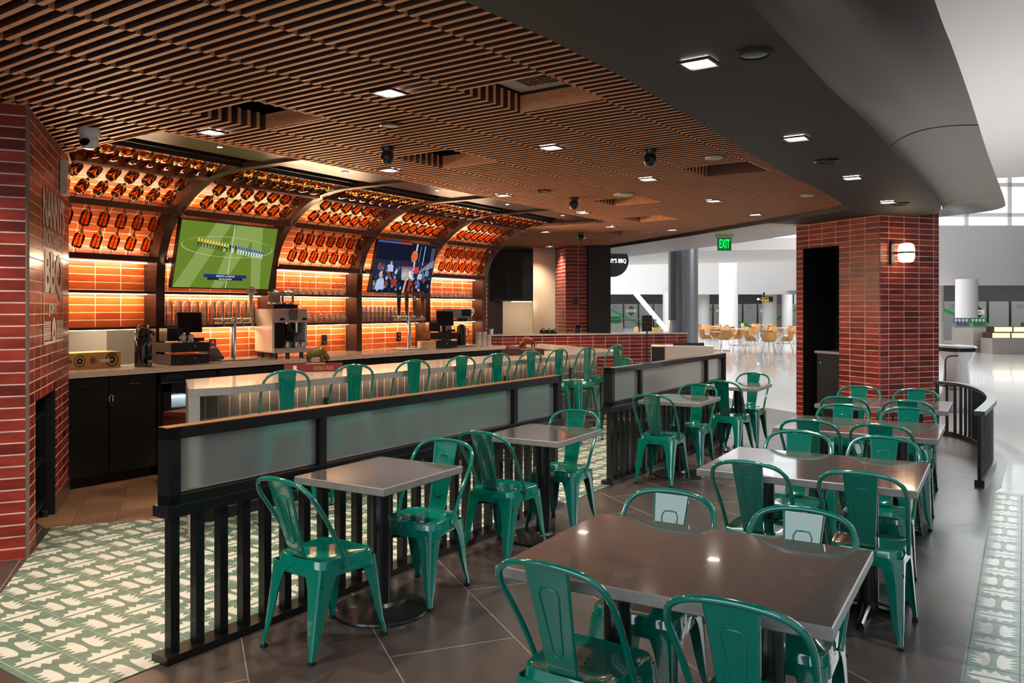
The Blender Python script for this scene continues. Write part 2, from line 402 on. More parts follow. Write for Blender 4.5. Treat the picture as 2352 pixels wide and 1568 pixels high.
wallq(mb, Q1, Q2, 0, 2.95, 0, u0=.11); wallq(mb, Q2, Q3, 0, 2.95, 0); wallq(mb, Q3, Q0, 0, 2.95, 0)
struct(mb.build('wall_brick_pillar', [RED, BLACKP], smooth=0))
mb = MB(); mb.box(Q1[0], Q1[1], 1.45, .014, .014, 2.9, .3); struct(mb.build('trim_2', CORNER, smooth=0))
mb = MB(); mb.box(-3.05, 7.0, 1.6, .1, 4, 3.2); mb.box(-.2, 9.05, 1.6, 5.8, .1, 3.2); struct(mb.build('wall_unseen_rear', SOFFIT, smooth=0))  # unseen walls added behind the camera to hold back outside light
def cf0(r, d): return (d*math.cos(ANG)+r*math.sin(ANG), d*math.sin(ANG)-r*math.cos(ANG))
mb = MB(); wallq(mb, cf0(17, -12), cf0(17, 12), 0, 6, 0); wallq(mb, cf0(17, 12), cf0(24.3, 37), 0, 6, 0); struct(mb.build('wall_unseen_right', mat('grey_wall', (78, 74, 72), .6), smooth=0))  # unseen dark wall added so the metal fascia reflects less light
# ---- low brick wall of the kitchen counter
W0 = (12.25, 9.41); W1 = (15.88, 6.74)
mb = MB(); wallq(mb, W0, W1, 0, 1.085, 0); wallq(mb, W1, along(W0, W1, 4.506, .25), 0, 1.085, 0); wallq(mb, along(W0, W1, 4.506, .25), along(W0, W1, 0, .25), 0, 1.085, 0)
mb.prism([along(W0, W1, 0, -.02), along(W0, W1, 4.52, -.02), along(W0, W1, 4.52, .55), along(W0, W1, 0, .55)], 1.085, 1.11, 1)
struct(mb.build('wall_kitchen_low', [RED, STONE], smooth=0))

# ---- ceiling: soffit, plenum, slats
SO_in = [(-1, 1.97), (2.59, 2.07), (3.2, 2.04), (3.99, 2.05), (5.8, 2.17), (7.65, 2.29), (8.83, 2.296), (10.3, 2.377), (10.75, 2.40), (10.93, 2.47), (11.047, 2.628), (11.759, 3.534), (13.144, 5.406), (14.957, 8.034), (17.571, 11.717)]
SO_out = [(-1, .96), (1, 1.03), (3.24, 1.126), (4.77, 1.193), (5.98, 1.21), (8.34, 1.316), (10.2, 1.40), (11.1, 1.45), (11.6, 1.52), (11.95, 1.66), (12.2, 1.9), (12.45, 2.4), (14.02, 4.0), (15.15, 5.35), (16.5, 7.25), (18.95, 10.9)]
ZS = 2.845
mb = MB(); mb.prism(SO_in+SO_out[::-1], ZS, 3.3)
struct(mb.build('ceiling_soffit', SOFFIT, smooth=0))
mb = MB(); mb.prism([(-1, 1.5), (12, 2.2), (18.6, 11.6), (17, 14), (-1, 14)], 3.3, 3.34); struct(mb.build('ceiling', PLENUM, smooth=0))
mb = MB(); mb.prism([(11.95, 3.80), (13.144, 5.406), (14.957, 8.034), (17.571, 11.717), (18.93, 10.88), (16.48, 7.25), (15.13, 5.35), (14.0, 4.0), (12.85, 3.0)], ZS-.004, ZS+.004); struct(mb.build('ceiling_outer', mat('pale_ceiling', (178, 172, 170), .5), smooth=0))
# flared metal drum around the soffit edge
LO = [(x, y, ZS) for x, y in SO_out[:12]]
UPz = 3.06
UP = [(-1, .37), (1, .45), (4.3, .594), (5.24, .624), (6.59, .675), (9.04, .78), (11.6, .87), (13.06, .93), (13.75, 1.0), (14.2, 1.25), (14.5, 1.7), (14.9, 2.6)]
LOs = spline(LO, 5); UPs = spline([(x, y, UPz) for x, y in UP], 5)
mb = MB(); R = []
for t, h in ((0, 0), (.04, .14), (.12, .34), (.25, .56), (.42, .75), (.62, .88), (.82, .96), (1, 1)):
    R.append([(a.x+(b.x-a.x)*t, a.y+(b.y-a.y)*t, ZS+(UPz-ZS)*h) for a, b in zip(LOs, UPs)])
mb.rings(R, False, False); R2 = [R[-1], [(a.x, a.y+.35, UPz+.02) for a in UPs]]; mb.rings(R2, False, False)
for k in (22, 36, 46): pts = [Vector(r[k])+Vector((0, -.001, -.001)) for r in R]; mb.tube(pts, .003, 4, 1)
struct(mb.build('ceiling_metal_fascia', [DARKMET, BLACKM], smooth=60))
# slats
def inpoly(x, y, P):
    c = False; j = len(P)-1
    for i in range(len(P)):
        if (P[i][1] > y) != (P[j][1] > y) and x < (P[j][0]-P[i][0])*(y-P[i][1])/(P[j][1]-P[i][1])+P[i][0]: c = not c
        j = i
    return c
HOLES = [(3.33, 3.87, 4.28, 4.89), (3.9, 4.5, 2.48, 3.08), (5.27, 5.87, 4.28, 4.89), (7.15, 7.75, 2.48, 3.08), (8.65, 9.25, 4.28, 4.89), (10.6, 11.2, 4.89, 5.5), (12.3, 12.9, 6.1, 6.7)]
slat_poly = [(-3, 1.95), (2.59, 2.10), (3.99, 2.08), (8.83, 2.32), (10.7, 2.43), (11.03, 2.66), (13.12, 5.43), (17.55, 11.75), (17.5, 13), (2.0, 13), (2.1, 7.6), (3.45, 6.83), (3.48, 5.575), (4.84, 5.62), (10.75, 5.86), (11.0, 5.87)]
slat_poly = [(-1, 2.0), (2.59, 2.10), (3.99, 2.08), (8.83, 2.32), (10.7, 2.43), (11.03, 2.66), (13.12, 5.43), (17.55, 11.75), (17.5, 13), (11.0, 13), (10.9, 5.87), (4.84, 5.62), (3.48, 5.56), (3.42, 6.0), (3.5, 7.0), (3.3, 9), (-1, 9)]
mb = MB()
for j in range(-1, 17):
    y0 = 2.475+.605*(j-1); y1 = y0+.60; off = (-.027*j) % .08
    for i in range(-20, 190):
        x = .5+.08*i+off; seg = []; n = 10; run = None
        for k in range(n+1):
            y = y0+(y1-y0)*k/n
            ok = inpoly(x, y, slat_poly) and not any(h[0] < x < h[1] and h[2]-.01 < (y0+y1)/2 < h[3] for h in HOLES)
            if ok and run is None: run = y
            if (not ok or k == n) and run is not None:
                ye = y if ok else y-(y1-y0)/n
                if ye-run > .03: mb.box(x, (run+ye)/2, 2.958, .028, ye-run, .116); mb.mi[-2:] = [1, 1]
                run = None
# board edging round the slat field next to the bar
for a, b in (((3.47, 5.57), (3.47, 7.0)), ((3.47, 5.57), (4.9, 5.625)), ((4.9, 5.625), (10.9, 5.875))):
    L = math.hypot(b[0]-a[0], b[1]-a[1]); mb.box((a[0]+b[0])/2, (a[1]+b[1])/2, 2.955, L, .015, .11, math.atan2(b[1]-a[1], b[0]-a[0]))
for h in HOLES:
    mb.box((h[0]+h[1])/2, h[2]-.02, 2.95, .6, .012, .10)
    for xx in (h[1],): mb.box(xx, (h[2]+h[3])/2, 2.955, .012, .6, .11)
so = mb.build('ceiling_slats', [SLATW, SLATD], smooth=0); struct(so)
# ================================================================== BACK BAR
O = (4.84, 7.786); BA = math.atan(.048); bc, bs = math.cos(BA), math.sin(BA)
def fr(s, d): return (O[0]+s*bc-d*bs, O[1]+s*bs+d*bc)
PROF = [(0, 0), (0, 1.85), (-.015, 2.05), (-.045, 2.18), (-.1, 2.33), (-.17, 2.44), (-.26, 2.54), (-.37, 2.63), (-.5, 2.72), (-.63, 2.79), (-.8, 2.86), (-.95, 2.893), (-1.1, 2.91), (-1.3, 2.915), (-1.6, 2.915), (-2.12, 2.915)]
def pnorm(i):
    a, b = PROF[max(i-1, 0)], PROF[min(i+1, len(PROF)-1)]; t = Vector((b[0]-a[0], b[1]-a[1])).normalized()
    return Vector((t.y, -t.x))   # towards the wall / up
def poff(i, o): n = pnorm(i); return (PROF[i][0]+n.x*o if n.x*o > 0 else PROF[i][0]+n.x*o, PROF[i][1]-0+n.y*o*1)
def offp(o):
    R = []
    for i in range(len(PROF)):
        a, b = PROF[max(i-1, 0)], PROF[min(i+1, len(PROF)-1)]; tx, tz = b[0]-a[0], b[1]-a[1]; L = math.hypot(tx, tz); tx /= L; tz /= L
        R.append((PROF[i][0]+tz*o, PROF[i][1]-tx*o))
    return R
BAYS = [-1.475, 0, 1.475, 2.95, 4.425, 5.9]
mb = MB()
# lower tiled wall, with a serving hatch in the first bay
def wq(s0, s1, z0, z1, d=.2):
    a, b = fr(s0, d), fr(s1, d); mb.face([(a[0], a[1], z0), (b[0], b[1], z0), (b[0], b[1], z1), (a[0], a[1], z1)], 0, [(s0+.04, z0), (s1+.04, z0), (s1+.04, z1), (s0+.04, z1)])
wq(-1.55, -.12, 1.42, 2.14); wq(-.12, 5.95, .9, 2.14)
OP = offp(.15)
for k in range(5):
    s0, s1 = BAYS[k]+.05, BAYS[k+1]-.05; v = 2.1
    if k == 0: s0 = -1.55
    for i in range(2, 13):
        p, q = OP[i], OP[i+1]; L = math.hypot(q[0]-p[0], q[1]-p[1])
        a, b, c, d = fr(s0, p[0]), fr(s1, p[0]), fr(s1, q[0]), fr(s0, q[0])
        mb.face([(a[0], a[1], p[1]), (b[0], b[1], p[1]), (c[0], c[1], q[1]), (d[0], d[1], q[1])], 0, [(s0+.04, v), (s1+.04, v), (s1+.04, v+L), (s0+.04, v+L)]); v += L
struct(mb.build('wall_back', AMBERT, smooth=50))
# hatch room behind
mb = MB()
def wb(s0, d0, s1, d1, z0, z1, mi):
    a, b = fr(s0, d0), fr(s1, d1); mb.face([(a[0], a[1], z0), (b[0], b[1], z0), (b[0], b[1], z1), (a[0], a[1], z1)], mi)
wb(-2.4, 1.6, .2, 1.6, .8, 1.9, 0); wb(-.12, .2, -.12, .75, .8, 1.9, 1); wb(-.12, .75, -.12, 1.6, .8, 1.9, 0); wb(-2.4, .2, -2.4, 1.6, .8, 1.9, 0)
a, b, c, d = fr(-2.4, .21), fr(.2, .21), fr(.2, 1.6), fr(-2.4, 1.6)
mb.face([(p[0], p[1], 1.9) for p in (a, b, c, d)], 0)
struct(mb.build('wall_hatch_room', [CREAM, STEEL], smooth=0))
hl = fr(-.75, .9); area('hatch_lamp', (hl[0], hl[1], 1.88), (hl[0], hl[1], 0), .9, .5, 9, (1, .9, .75))
# top cover above the arches + wall side past the last rib
mb = MB(); a, b, c, d = fr(-2.4, -2.2), fr(6.0, -2.2), fr(6.0, .6), fr(-2.4, .6)
mb.prism([a, b, c, d], 3.10, 3.14)
a, b = fr(5.96, .5), fr(5.96, .2); struct(mb.build('ceiling_bar_cover', PLENUM, smooth=0))
mb = MB(); a, b = fr(5.96, .24), fr(6.35, .24); wallq(mb, a, b, .9, 3.0, 0); a, b = fr(6.35, .24), fr(6.35, 3.0); wallq(mb, a, b, .9, 3.0, 0); struct(mb.build('wall_back_end', RED, smooth=0))
# steel frame of arches
fx, fy = fr(2.2, 0)
FRM = thing('arched_shelf_frame', (fx, fy, 1.04), BA, 'dark bronze steel frame of curved arches and bottle ledges over the tiled back bar', 'shelving')
def F(mbx, name, m=BRONZE, parent=None, **k): return mbx.build(name, m, parent or FRM, world=True, **k)
inn = offp(.24)
for k in range(1, 6):
    s = BAYS[k]; w_ = .05; R = []
    mb = MB()
    for i, (p, q) in enumerate(zip(PROF, inn)):
        if i == 0: p, q = (0, 1.04), (.24, 1.04)
        qz = min(q[1], 3.1)
        a, b, c, d = fr(s-w_, p[0]), fr(s+w_, p[0]), fr(s+w_, q[0]), fr(s-w_, q[0])
        R.append([(a[0], a[1], p[1]), (b[0], b[1], p[1]), (c[0], c[1], qz), (d[0], d[1], qz)])
    mb.rings(R); F(mb, 'arch_rib', smooth=20)
for k in range(5):
    s0, s1 = BAYS[k]+.05, BAYS[k+1]-.05
    if k == 0: s0 = -1.36
    sm, L = (s0+s1)/2, s1-s0
    def bar(d, z, sd, sz, name, m=BRONZE, tx=0):
        mb = MB(); x, y = fr(sm, d); mb.box(x, y, z, L, sd, sz, BA, tx=tx); return F(mb, name, m, smooth=0)
    bar(.07, 2.085, .27, .03, 'bottle_ledge'); bar(-.06, 2.10, .012, .05, 'ledge_lip')
    bar(-.27, 2.60, .17, .025, 'bottle_ledge', tx=math.radians(-30)); bar(-.345, 2.57, .014, .06, 'ledge_lip')
    bar(-.74, 2.90, .16, .02, 'bottle_ledge', tx=math.radians(-60)); bar(-.815, 2.86, .014, .05, 'ledge_lip')
    bar(-1.27, 2.985, .02, .12, 'top_rail'); bar(-1.32, 3.02, .05, .12, 'top_rail', BLACKM); bar(-1.45, 3.0, .03, .05, 'top_rail', BRONZE)
    bar(.105, 1.765, .19, .026, 'shelf'); bar(.105, 1.41, .19, .026, 'shelf')
    for z in (2.065, 1.748, 1.393): bar(.16, z, .02, .008, 'light_strip', LEDW)
    # brushed plate with puck light
    mb = MB(); x, y = fr(sm, -1.86); mb.box(x, y, 2.955, L, .55, .02, BA); F(mb, 'soffit_plate', BRONZE, smooth=0)
    x, y = fr(BAYS[k]+.74+.0, -1.86)
    t = thing('puck_light', (x, y, 2.945), 0, ORD[k]+' small round puck light from the left in the bronze plate above the bar', 'ceiling light', 'puck lights above the bar')
    MB().lathe([(.0, 0), (.022, 0), (.022, -.006), (0, -.006)], 16, (0, 0, .001)).build('lamp_disc', LAMPW, t)
    MB().lathe([(.023, 0), (.034, 0), (.034, -.008), (.023, -.008), (.023, 0)], 20, cap=False).build('trim_ring', CHROME, t)
    l = bpy.data.lights.new('puck_lamp', 'SPOT'); l.energy = 16; l.color = WARM2; l.spot_size = 1.6; l.spot_blend = .6; l.shadow_soft_size = .03
    lo = bpy.data.objects.new('puck_lamp', l); C.objects.link(lo); lo.location = (x, y, 2.93)
# strip lights under every ledge and shelf, plus added fill for the ceiling slats
rot90 = math.radians(90)
def strip(s0, s1, d, z, td, tz, power, wd=.03, col=WARM, spread=PI):
    x, y = fr((s0+s1)/2, d); x2, y2 = fr((s0+s1)/2, td)
    l = bpy.data.lights.new('strip_and_fill_lamp', 'AREA'); l.shape = 'RECTANGLE'; l.size = s1-s0; l.size_y = wd; l.energy = power; l.color = col; l.spread = spread
    o = bpy.data.objects.new('strip_and_fill_lamp', l); C.objects.link(o); o.location = (x, y, z)
    zax = (Vector((x, y, z))-Vector((x2, y2, tz))).normalized(); xax = Vector((bc, bs, 0)); yax = zax.cross(xax)
    o.rotation_euler = Matrix((xax, yax, zax)).transposed().to_euler()
for k in range(5):
    s0, s1 = max(BAYS[k]+.08, -1.33), BAYS[k+1]-.08
    for z in (2.055, 1.738, 1.383): strip(s0, s1, .12, z, .22, z-.5, LPW)
    strip(s0, s1, .12, 1.38, 0, 1.04, LPW*.15)
    strip(s0, s1, -.02, 2.12, .08, 2.5, LPW*.9); strip(s0, s1, -.33, 2.63, -.2, 2.95, LPW*.8); strip(s0, s1, -1.24, 2.95, -.95, 3.06, LPW*.8, .06)
    strip(s0, s1, -.10, 2.06, -2.6, 2.95, LPW*(6 if k else 3), spread=2.0)  # added lamp facing out and up, brightens the slat undersides
# rods + bottles
SECT = {1: ((-.02, 2.115), (-.30, 2.585)), 2: ((-.33, 2.615), (-.76, 2.865)), 3: ((-.80, 2.885), (-1.24, 2.93))}
def bottle_proto():
    t = thing('amber_bottle', (0, 0, 0), 0, 'x', 'bottle')
    prof = [(0, .002), (.038, .002), (.045, .008), (.047, .02), (.047, .112), (.042, .130), (.024, .146), (.015, .154), (.015, .170)]
    MB().lathe(prof, 14, cap=False).build('glass_body', AMBERG, t)
    MB().lathe([(.016, .158), (.017, .158), (.017, .176), (.009, .180), (.0, .180)], 10).build('cap', CHROME, t)
    MB().lathe([(.0, -.008), (.02, -.006), (.02, .002), (0, .002)], 10).build('base_ring', BLACKM, t)
    return t
BOT = bottle_proto(); first = True; nb = 0
BAYN = ['leftmost bay', 'football screen bay', 'middle bay', 'basketball screen bay', 'rightmost bay']
for k in range(5):
    for sec in (1, 2, 3):
        if sec == 1 and k in (1, 3): continue
        (d0, z0), (d1, z1) = SECT[sec]; ln = math.hypot(d1-d0, z1-z0); tilt = math.atan2(-(d1-d0), z1-z0)
        for i in range(7):
            s = BAYS[k]+.215+.174*i
            mb = MB(); a = fr(s, d0); b = fr(s, d1); mb.tube([(a[0], a[1], z0-.01), (b[0], b[1], z1+.01)], .005, 6); F(mb, 'rod', BLACKM)
            for row in (0, 1):
                u = (.07 if row == 0 else .30)+(0 if sec < 3 else -.01); t = u/ln
                x, y = fr(s, d0+(d1-d0)*t); z = z0+(z1-z0)*t
                lab = '%s amber bottle from left, %s row, %s rack, %s' % (ORD[i], 'upper' if row else 'lower', {1: 'lowest', 2: 'middle', 3: 'topmost'}[sec], BAYN[k])
                if first: o = BOT; o.location = (x, y, z); o['label'] = lab; first = False; WM[o.name] = Matrix.Identity(4)
                else: o = dup(BOT, (x, y, z), 0, lab)
                o['group'] = 'amber bottles on the rods above the bar'; o.rotation_mode = 'XYZ'
                o.rotation_euler = (tilt, 0, BA+0); nb += 1
# ---- glassware
def glass_proto(name, prof, cat, m=CLEARG, n=14):
    mb = MB(); mb.lathe(prof, n, cap=False); o = mb.build(name, m); tag(o, 'x', cat); return o
WINE = glass_proto('martini_glass', [(.001, .004), (.034, .002), (.034, 0), (.004, .006), (.004, .085), (.010, .095), (.040, .14), (.042, .165)], 'glass')
PINT = glass_proto('beer_glass', [(.001, .004), (.030, .004), (.030, 0), (.033, .01), (.040, .125), (.041, .13), (.039, .125), (.031, .012)], 'glass')
TUMB = glass_proto('plastic_tumbler', [(.001, .004), (.032, .004), (.032, 0), (.034, .01), (.040, .065), (.041, .068), (.038, .064), (.031, .012)], 'glass')
GOBL = glass_proto('wine_glass', [(.001, .003), (.033, .002), (.033, 0), (.004, .006), (.004, .07), (.014, .08), (.038, .11), (.040, .14), (.030, .19)], 'glass')
used = set()
def put(proto, x, y, z, lab, grp, flip=False, h=.13, rz=0):
    if proto.name not in used: o = proto; used.add(proto.name)
    else: o = proto.copy(); C.objects.link(o)
    o.location = (x, y, z+(h if flip else 0)); o.rotation_euler = (PI if flip else 0, 0, rz); o['label'] = lab; o['group'] = grp; return o
for i in range(11):
    for r in (0, 1):
        x, y = fr(.17+.108*i, .10); put(PINT, x, y, 1.424+r*.132, '%s beer glass from left, %s stacked row under the football screen' % (ORD[i], 'upper' if r else 'lower'), 'upside down beer glasses under the football screen', True, .13)
for i in range(9):
    x, y = fr(1.82+.115*i, .10); put(WINE, x, y, 1.779, '%s martini glass from left on the upper shelf, middle bay' % ORD[i], 'martini glasses on the upper shelf of the middle bay', True, .165)
for i in range(12):
    x, y = fr(1.66+.1*i, .10); put(GOBL, x, y, 1.424, '%s wine glass from left on the lower shelf, middle bay' % ORD[i], 'wine glasses on the lower shelf of the middle bay', True, .19)
for i in range(13):
    for r in range(3 if i < 9 else 2):
        x, y = fr(3.07+.084*i, .10); put(TUMB, x, y, 1.424+r*.069, '%s clear tumbler from left, %s layer, under the basketball screen' % (ORD[i], ['bottom', 'middle', 'top'][r]), 'stacked tumblers under the basketball screen', False)
for i in range(10):
    x, y = fr(4.56+.118*i, .10); put(WINE, x, y, 1.779, '%s martini glass from left on the upper shelf, rightmost bay' % ORD[i], 'martini glasses on the upper shelf of the rightmost bay', True, .165)
for i in range(3):
    x, y = fr(5.5+.1*i, .10); put(GOBL, x, y, 1.424, '%s upright wine glass from the left on the lower shelf of the rightmost bay' % ORD[i], 'wine glasses at the right end of the back bar', False)
# ---- televisions
def tv(s0, s1, label, kind):
    c0 = fr((s0+s1)/2, -.20); zc = 2.165; Wd = s1-s0
    t = thing('television', (c0[0], c0[1], zc), BA, label, 'television', 'televisions above the bar')
    tilt = math.atan2(.16, .67); H_ = .70
    Rm = Matrix.Rotation(tilt, 4, 'X')
    def Pt(u, v, w=0): # u right, v up in screen units (m), w toward the viewer
        q = Rm @ Vector((u, -w, v)); return (q.x, q.y, q.z)
    def bx(mb, u0, u1, v0, v1, w0, w1, mi=0):
        P = [Pt(u, v, w) for u in (u0, u1) for v in (v0, v1) for w in (w0, w1)]
        for q in ((0, 1, 3, 2), (4, 6, 7, 5), (0, 4, 5, 1), (2, 3, 7, 6), (0, 2, 6, 4), (1, 5, 7, 3)): mb.face([P[i] for i in q], mi)
    mb = MB(); bx(mb, -Wd/2-.012, Wd/2+.012, -H_/2-.012, H_/2+.012, -.045, 0); mb.build('housing', BLACKM, t, smooth=0)
    mb = MB(); bx(mb, -.2, .2, -.15, .15, -.2, -.045); mb.build('wall_bracket', BLACKM, t, smooth=0)
    mb = MB()
    def quad(u0, v0, u1, v1, mi, w=.001): mb.face([Pt(u0, v0, w), Pt(u1, v0, w), Pt(u1, v1, w), Pt(u0, v1, w)], mi)
    def poly(P, mi, w=.0015): mb.face([Pt(u, v, w) for u, v in P], mi)
    w2, h2 = Wd/2, H_/2
    if kind == 'soccer':
        ms = [lum('pitch_green', (112, 140, 48), .62), lum('pitch_light', (142, 166, 88), .66), lum('pitch_line', (190, 205, 160), .9), lum('kit_yellow', (225, 180, 60), .9), lum('kit_dark', (30, 34, 36), .9), lum('kit_blue', (44, 84, 170), .9), lum('kit_white', (210, 215, 220), .9), lum('banner_blue', (24, 44, 110), .9), lum('skin', (190, 150, 120), .8)]
        quad(-w2, -h2, w2, h2, 0)
        for a in ((-.5, -.34, -.28, -.02), (-.12, -.02, .08, .5), (.3, .4, .34, .55)): poly([(a[0]*Wd, -h2+.03), (a[1]*Wd+.12, -h2+.03), (a[3]*Wd*.9, h2*.95), (a[2]*Wd*.9+.04, h2*.95)] if 0 else [(w2*2*a[0], -h2), (w2*2*a[1]*1.0, -h2), (w2*2*a[3]*.6, h2), (w2*2*a[2]*.6, h2)], 1, .0013)
        quad(.028, -h2, .036, h2, 2, .002)
        n = 40; E = [(w2*.95*math.cos(2*PI*i/n)+.0, .1+.11*math.sin(2*PI*i/n)) for i in range(n)]
        for i in range(n):
            a, b = E[i], E[(i+1) % n]; poly([a, b, (b[0]*.99, b[1]+.003), (a[0]*.99, a[1]+.003)] if i < n/2 else [a, (a[0]*.99, a[1]+.003), (b[0]*.99, b[1]+.003), b], 2, .002)
        for i in range(24):
            u = -w2*.63+i*(w2*1.36/23); v = .17-.004*i; k = 3 if i < 9 or i == 10 else (4 if i in (11, 13) else (0 if i == 9 else 5))
            if i == 9: k = 2
            quad(u-.011, v-.03, u+.011, v+.004, k, .0024); quad(u-.005, v+.004, u+.005, v+.016, 8, .0024)
            quad(u-.009, v-.05, u+.009, v-.03, 4 if k in (3, 4, 2) else 6, .0024); quad(u-.008, v-.082, u-.002, v-.05, 4 if k in (3, 4) else 6, .0024); quad(u+.002, v-.082, u+.008, v-.05, 4 if k in (3, 4) else 6, .0024)
        quad(-.27, -.235, .29, -.20, 7, .0026); quad(-.22, -.262, .24, -.235, 4, .0026)
        scr = mb.build('screen', ms, t, smooth=0)
        ux = Rm @ Vector((1, 0, 0)); uy = Rm @ Vector((0, 0, 1))
        text('banner_text', 'MAN FC vs OUF FC', Pt(-.11, -.228, .003), ux, .24, .02, ms[6], t, uy, world=False)
        text('banner_text', 'WILCOX STADIUM', Pt(-.075, -.256, .003), ux, .17, .014, ms[6], t, uy, world=False)
    else:
        cols = [(20, 24, 40), (34, 40, 66), (60, 90, 190), (200, 60, 50), (120, 130, 150), (215, 110, 60), (230, 230, 235), (190, 205, 225), (60, 110, 180), (150, 60, 40), (200, 150, 120), (70, 75, 84), (170, 185, 215)]
        ms = [lum('game_%d' % i if 0 else 'game_tone', c, .8) for i, c in enumerate(cols)]
        quad(-w2, -h2, w2, h2, 0)
        quad(-w2, h2-.02, -w2*.3, h2, 2, .0012); quad(-w2*.3, h2-.02, w2*.1, h2, 3, .0012)
        quad(-w2, -.16, w2, .1, 1, .0011)
        rg = random.Random(4)
        for i in range(150):
            u = rg.uniform(-w2+.03, w2-.05); v = rg.uniform(-h2+.04, .02); r = rg.uniform(.015, .05)
            poly([(u+r*.7*math.cos(a), v+r*math.sin(a)) for a in (0, .8, 1.6, 2.4, 3.1, 3.9, 4.7, 5.5)], rg.choice([11, 1, 0, 4, 12, 9, 1, 0, 11, 8]), .0012+i*.000002)
        for u, v, r, m_ in ((-.46, -.22, .09, 12), (-.30, .0, .06, 12), (-.18, -.2, .06, 9), (.35, -.1, .05, 12), (.5, -.05, .05, 4)):
            poly([(u-r, v-r), (u+r, v-r), (u+r*.8, v+r*.4), (u+r*.3, v+r*.7), (u-r*.3, v+r*.7), (u-r*.8, v+r*.4)], m_, .0018)
            poly([(u+r*.35*math.cos(a), v+r*1.05+r*.35*math.sin(a)) for a in [q*.7 for q in range(9)]], 10, .0019)
        quad(.17, -.02, .20, h2, 7, .0016); quad(.36, .05, .375, h2-.02, 12, .0016); quad(.27, .1, .275, h2-.03, 7, .0016)
        poly([(.30, -.05), (.62, .03), (.62, .14), (.52, .1)], 4, .0017); quad(.52, .1, .60, h2-.04, 11, .0017)
        poly([(.16+.075*math.cos(a*.4)*.95, .17+.085*math.sin(a*.4)) for a in range(16)], 5, .002)
        for a in range(3): poly([(.09, .16+a*.03-.03), (.235, .15+a*.03-.03), (.235, .154+a*.03-.03), (.09, .164+a*.03-.03)], 1, .0022)
        quad(-.08, .0, .22, .022, 3, .0021); poly([(.2, -.07), (.30, -.07), (.30, .03), (.2, .02)], 3, .002)
        for i in range(9):
            u = -.07+i*.03; poly([(u, 0), (u+.006, 0), (.02+(u-.02)*.55+.006, -.17), (.02+(u-.02)*.55, -.17)], 6, .0022)
            poly([(u+.03, 0), (u+.036, 0), (.02+(u-.02)*.5, -.17), (.015+(u-.02)*.5, -.17)], 6, .0022)
        poly([(.02, -h2), (.07, -h2), (.10, -.04), (.07, -.03)], 10, .0024); poly([(.12, -h2), (.18, -h2), (.17, -.12), (.14, -.12)], 9, .0024); quad(.14, -.15, .17, -.09, 6, .0025)
        scr = mb.build('screen', ms, t, smooth=0)
    return t
tv(.05, 1.30, 'tilted television showing a line of footballers on a green pitch', 'soccer')
tv(3.02, 4.28, 'tilted television showing a basketball falling to a red hoop', 'basket')
# ================================================================== COUNTERS
def W1c(name, loc, rz, label, cat, group=None): return thing(name, loc, rz, label, cat, group)
# back counter worktop and cabinets (front at y 7.27)
t = thing('back_counter', (7, 7.6, 0), 0, 'long beige quartz worktop against the orange tiled back wall', 'worktop')
mb = MB(); mb.prism([(3.5, 7.27), (10.25, 7.29), (10.3, 8.235), (3.2, 7.895)], .99, 1.04); mb.build('worktop_slab', STONE, t, world=True)
t = thing('base_cabinet', (4.05, 7.6, 0), 0, 'black two door base cabinet with padlock at the left end of the back counter', 'cabinet')
mb = MB(); mb.box(4.02, 7.64, .54, .92, .66, .88); mb.box(4.02, 7.68, .05, .92, .6, .1); mb.build('body', BLACKP, t, world=True, smooth=0)
for x in (3.79, 4.255):
    mb = MB(); mb.box(x, 7.297, .54, .455, .022, .87); d = mb.build('door', BLACKM, t, world=True, smooth=0)
    mb = MB(); mb.tube([(x-.05, 7.285, .905), (x-.05, 7.265, .905), (x+.06, 7.265, .905), (x+.06, 7.285, .905)], .005, 6); mb.build('handle', BLACKM, d, world=True)
mb = MB(); mb.box(4.06, 7.28, .79, .05, .01, .03); mb.build('hasp', BLACKM, t, world=True, smooth=0)
mb = MB(); mb.tube(spline([(4.02, 7.27, .76), (4.02, 7.27, .80), (4.035, 7.27, .815), (4.05, 7.27, .80), (4.05, 7.27, .76)]), .004, 6)
q = mb.build('padlock', CHROME, t, world=True); mb = MB(); mb.box(4.035, 7.268, .735, .045, .02, .05); mb.build('lock_body', mat('brass_dark', (70, 62, 52), .35, .8), q, world=True, smooth=0)
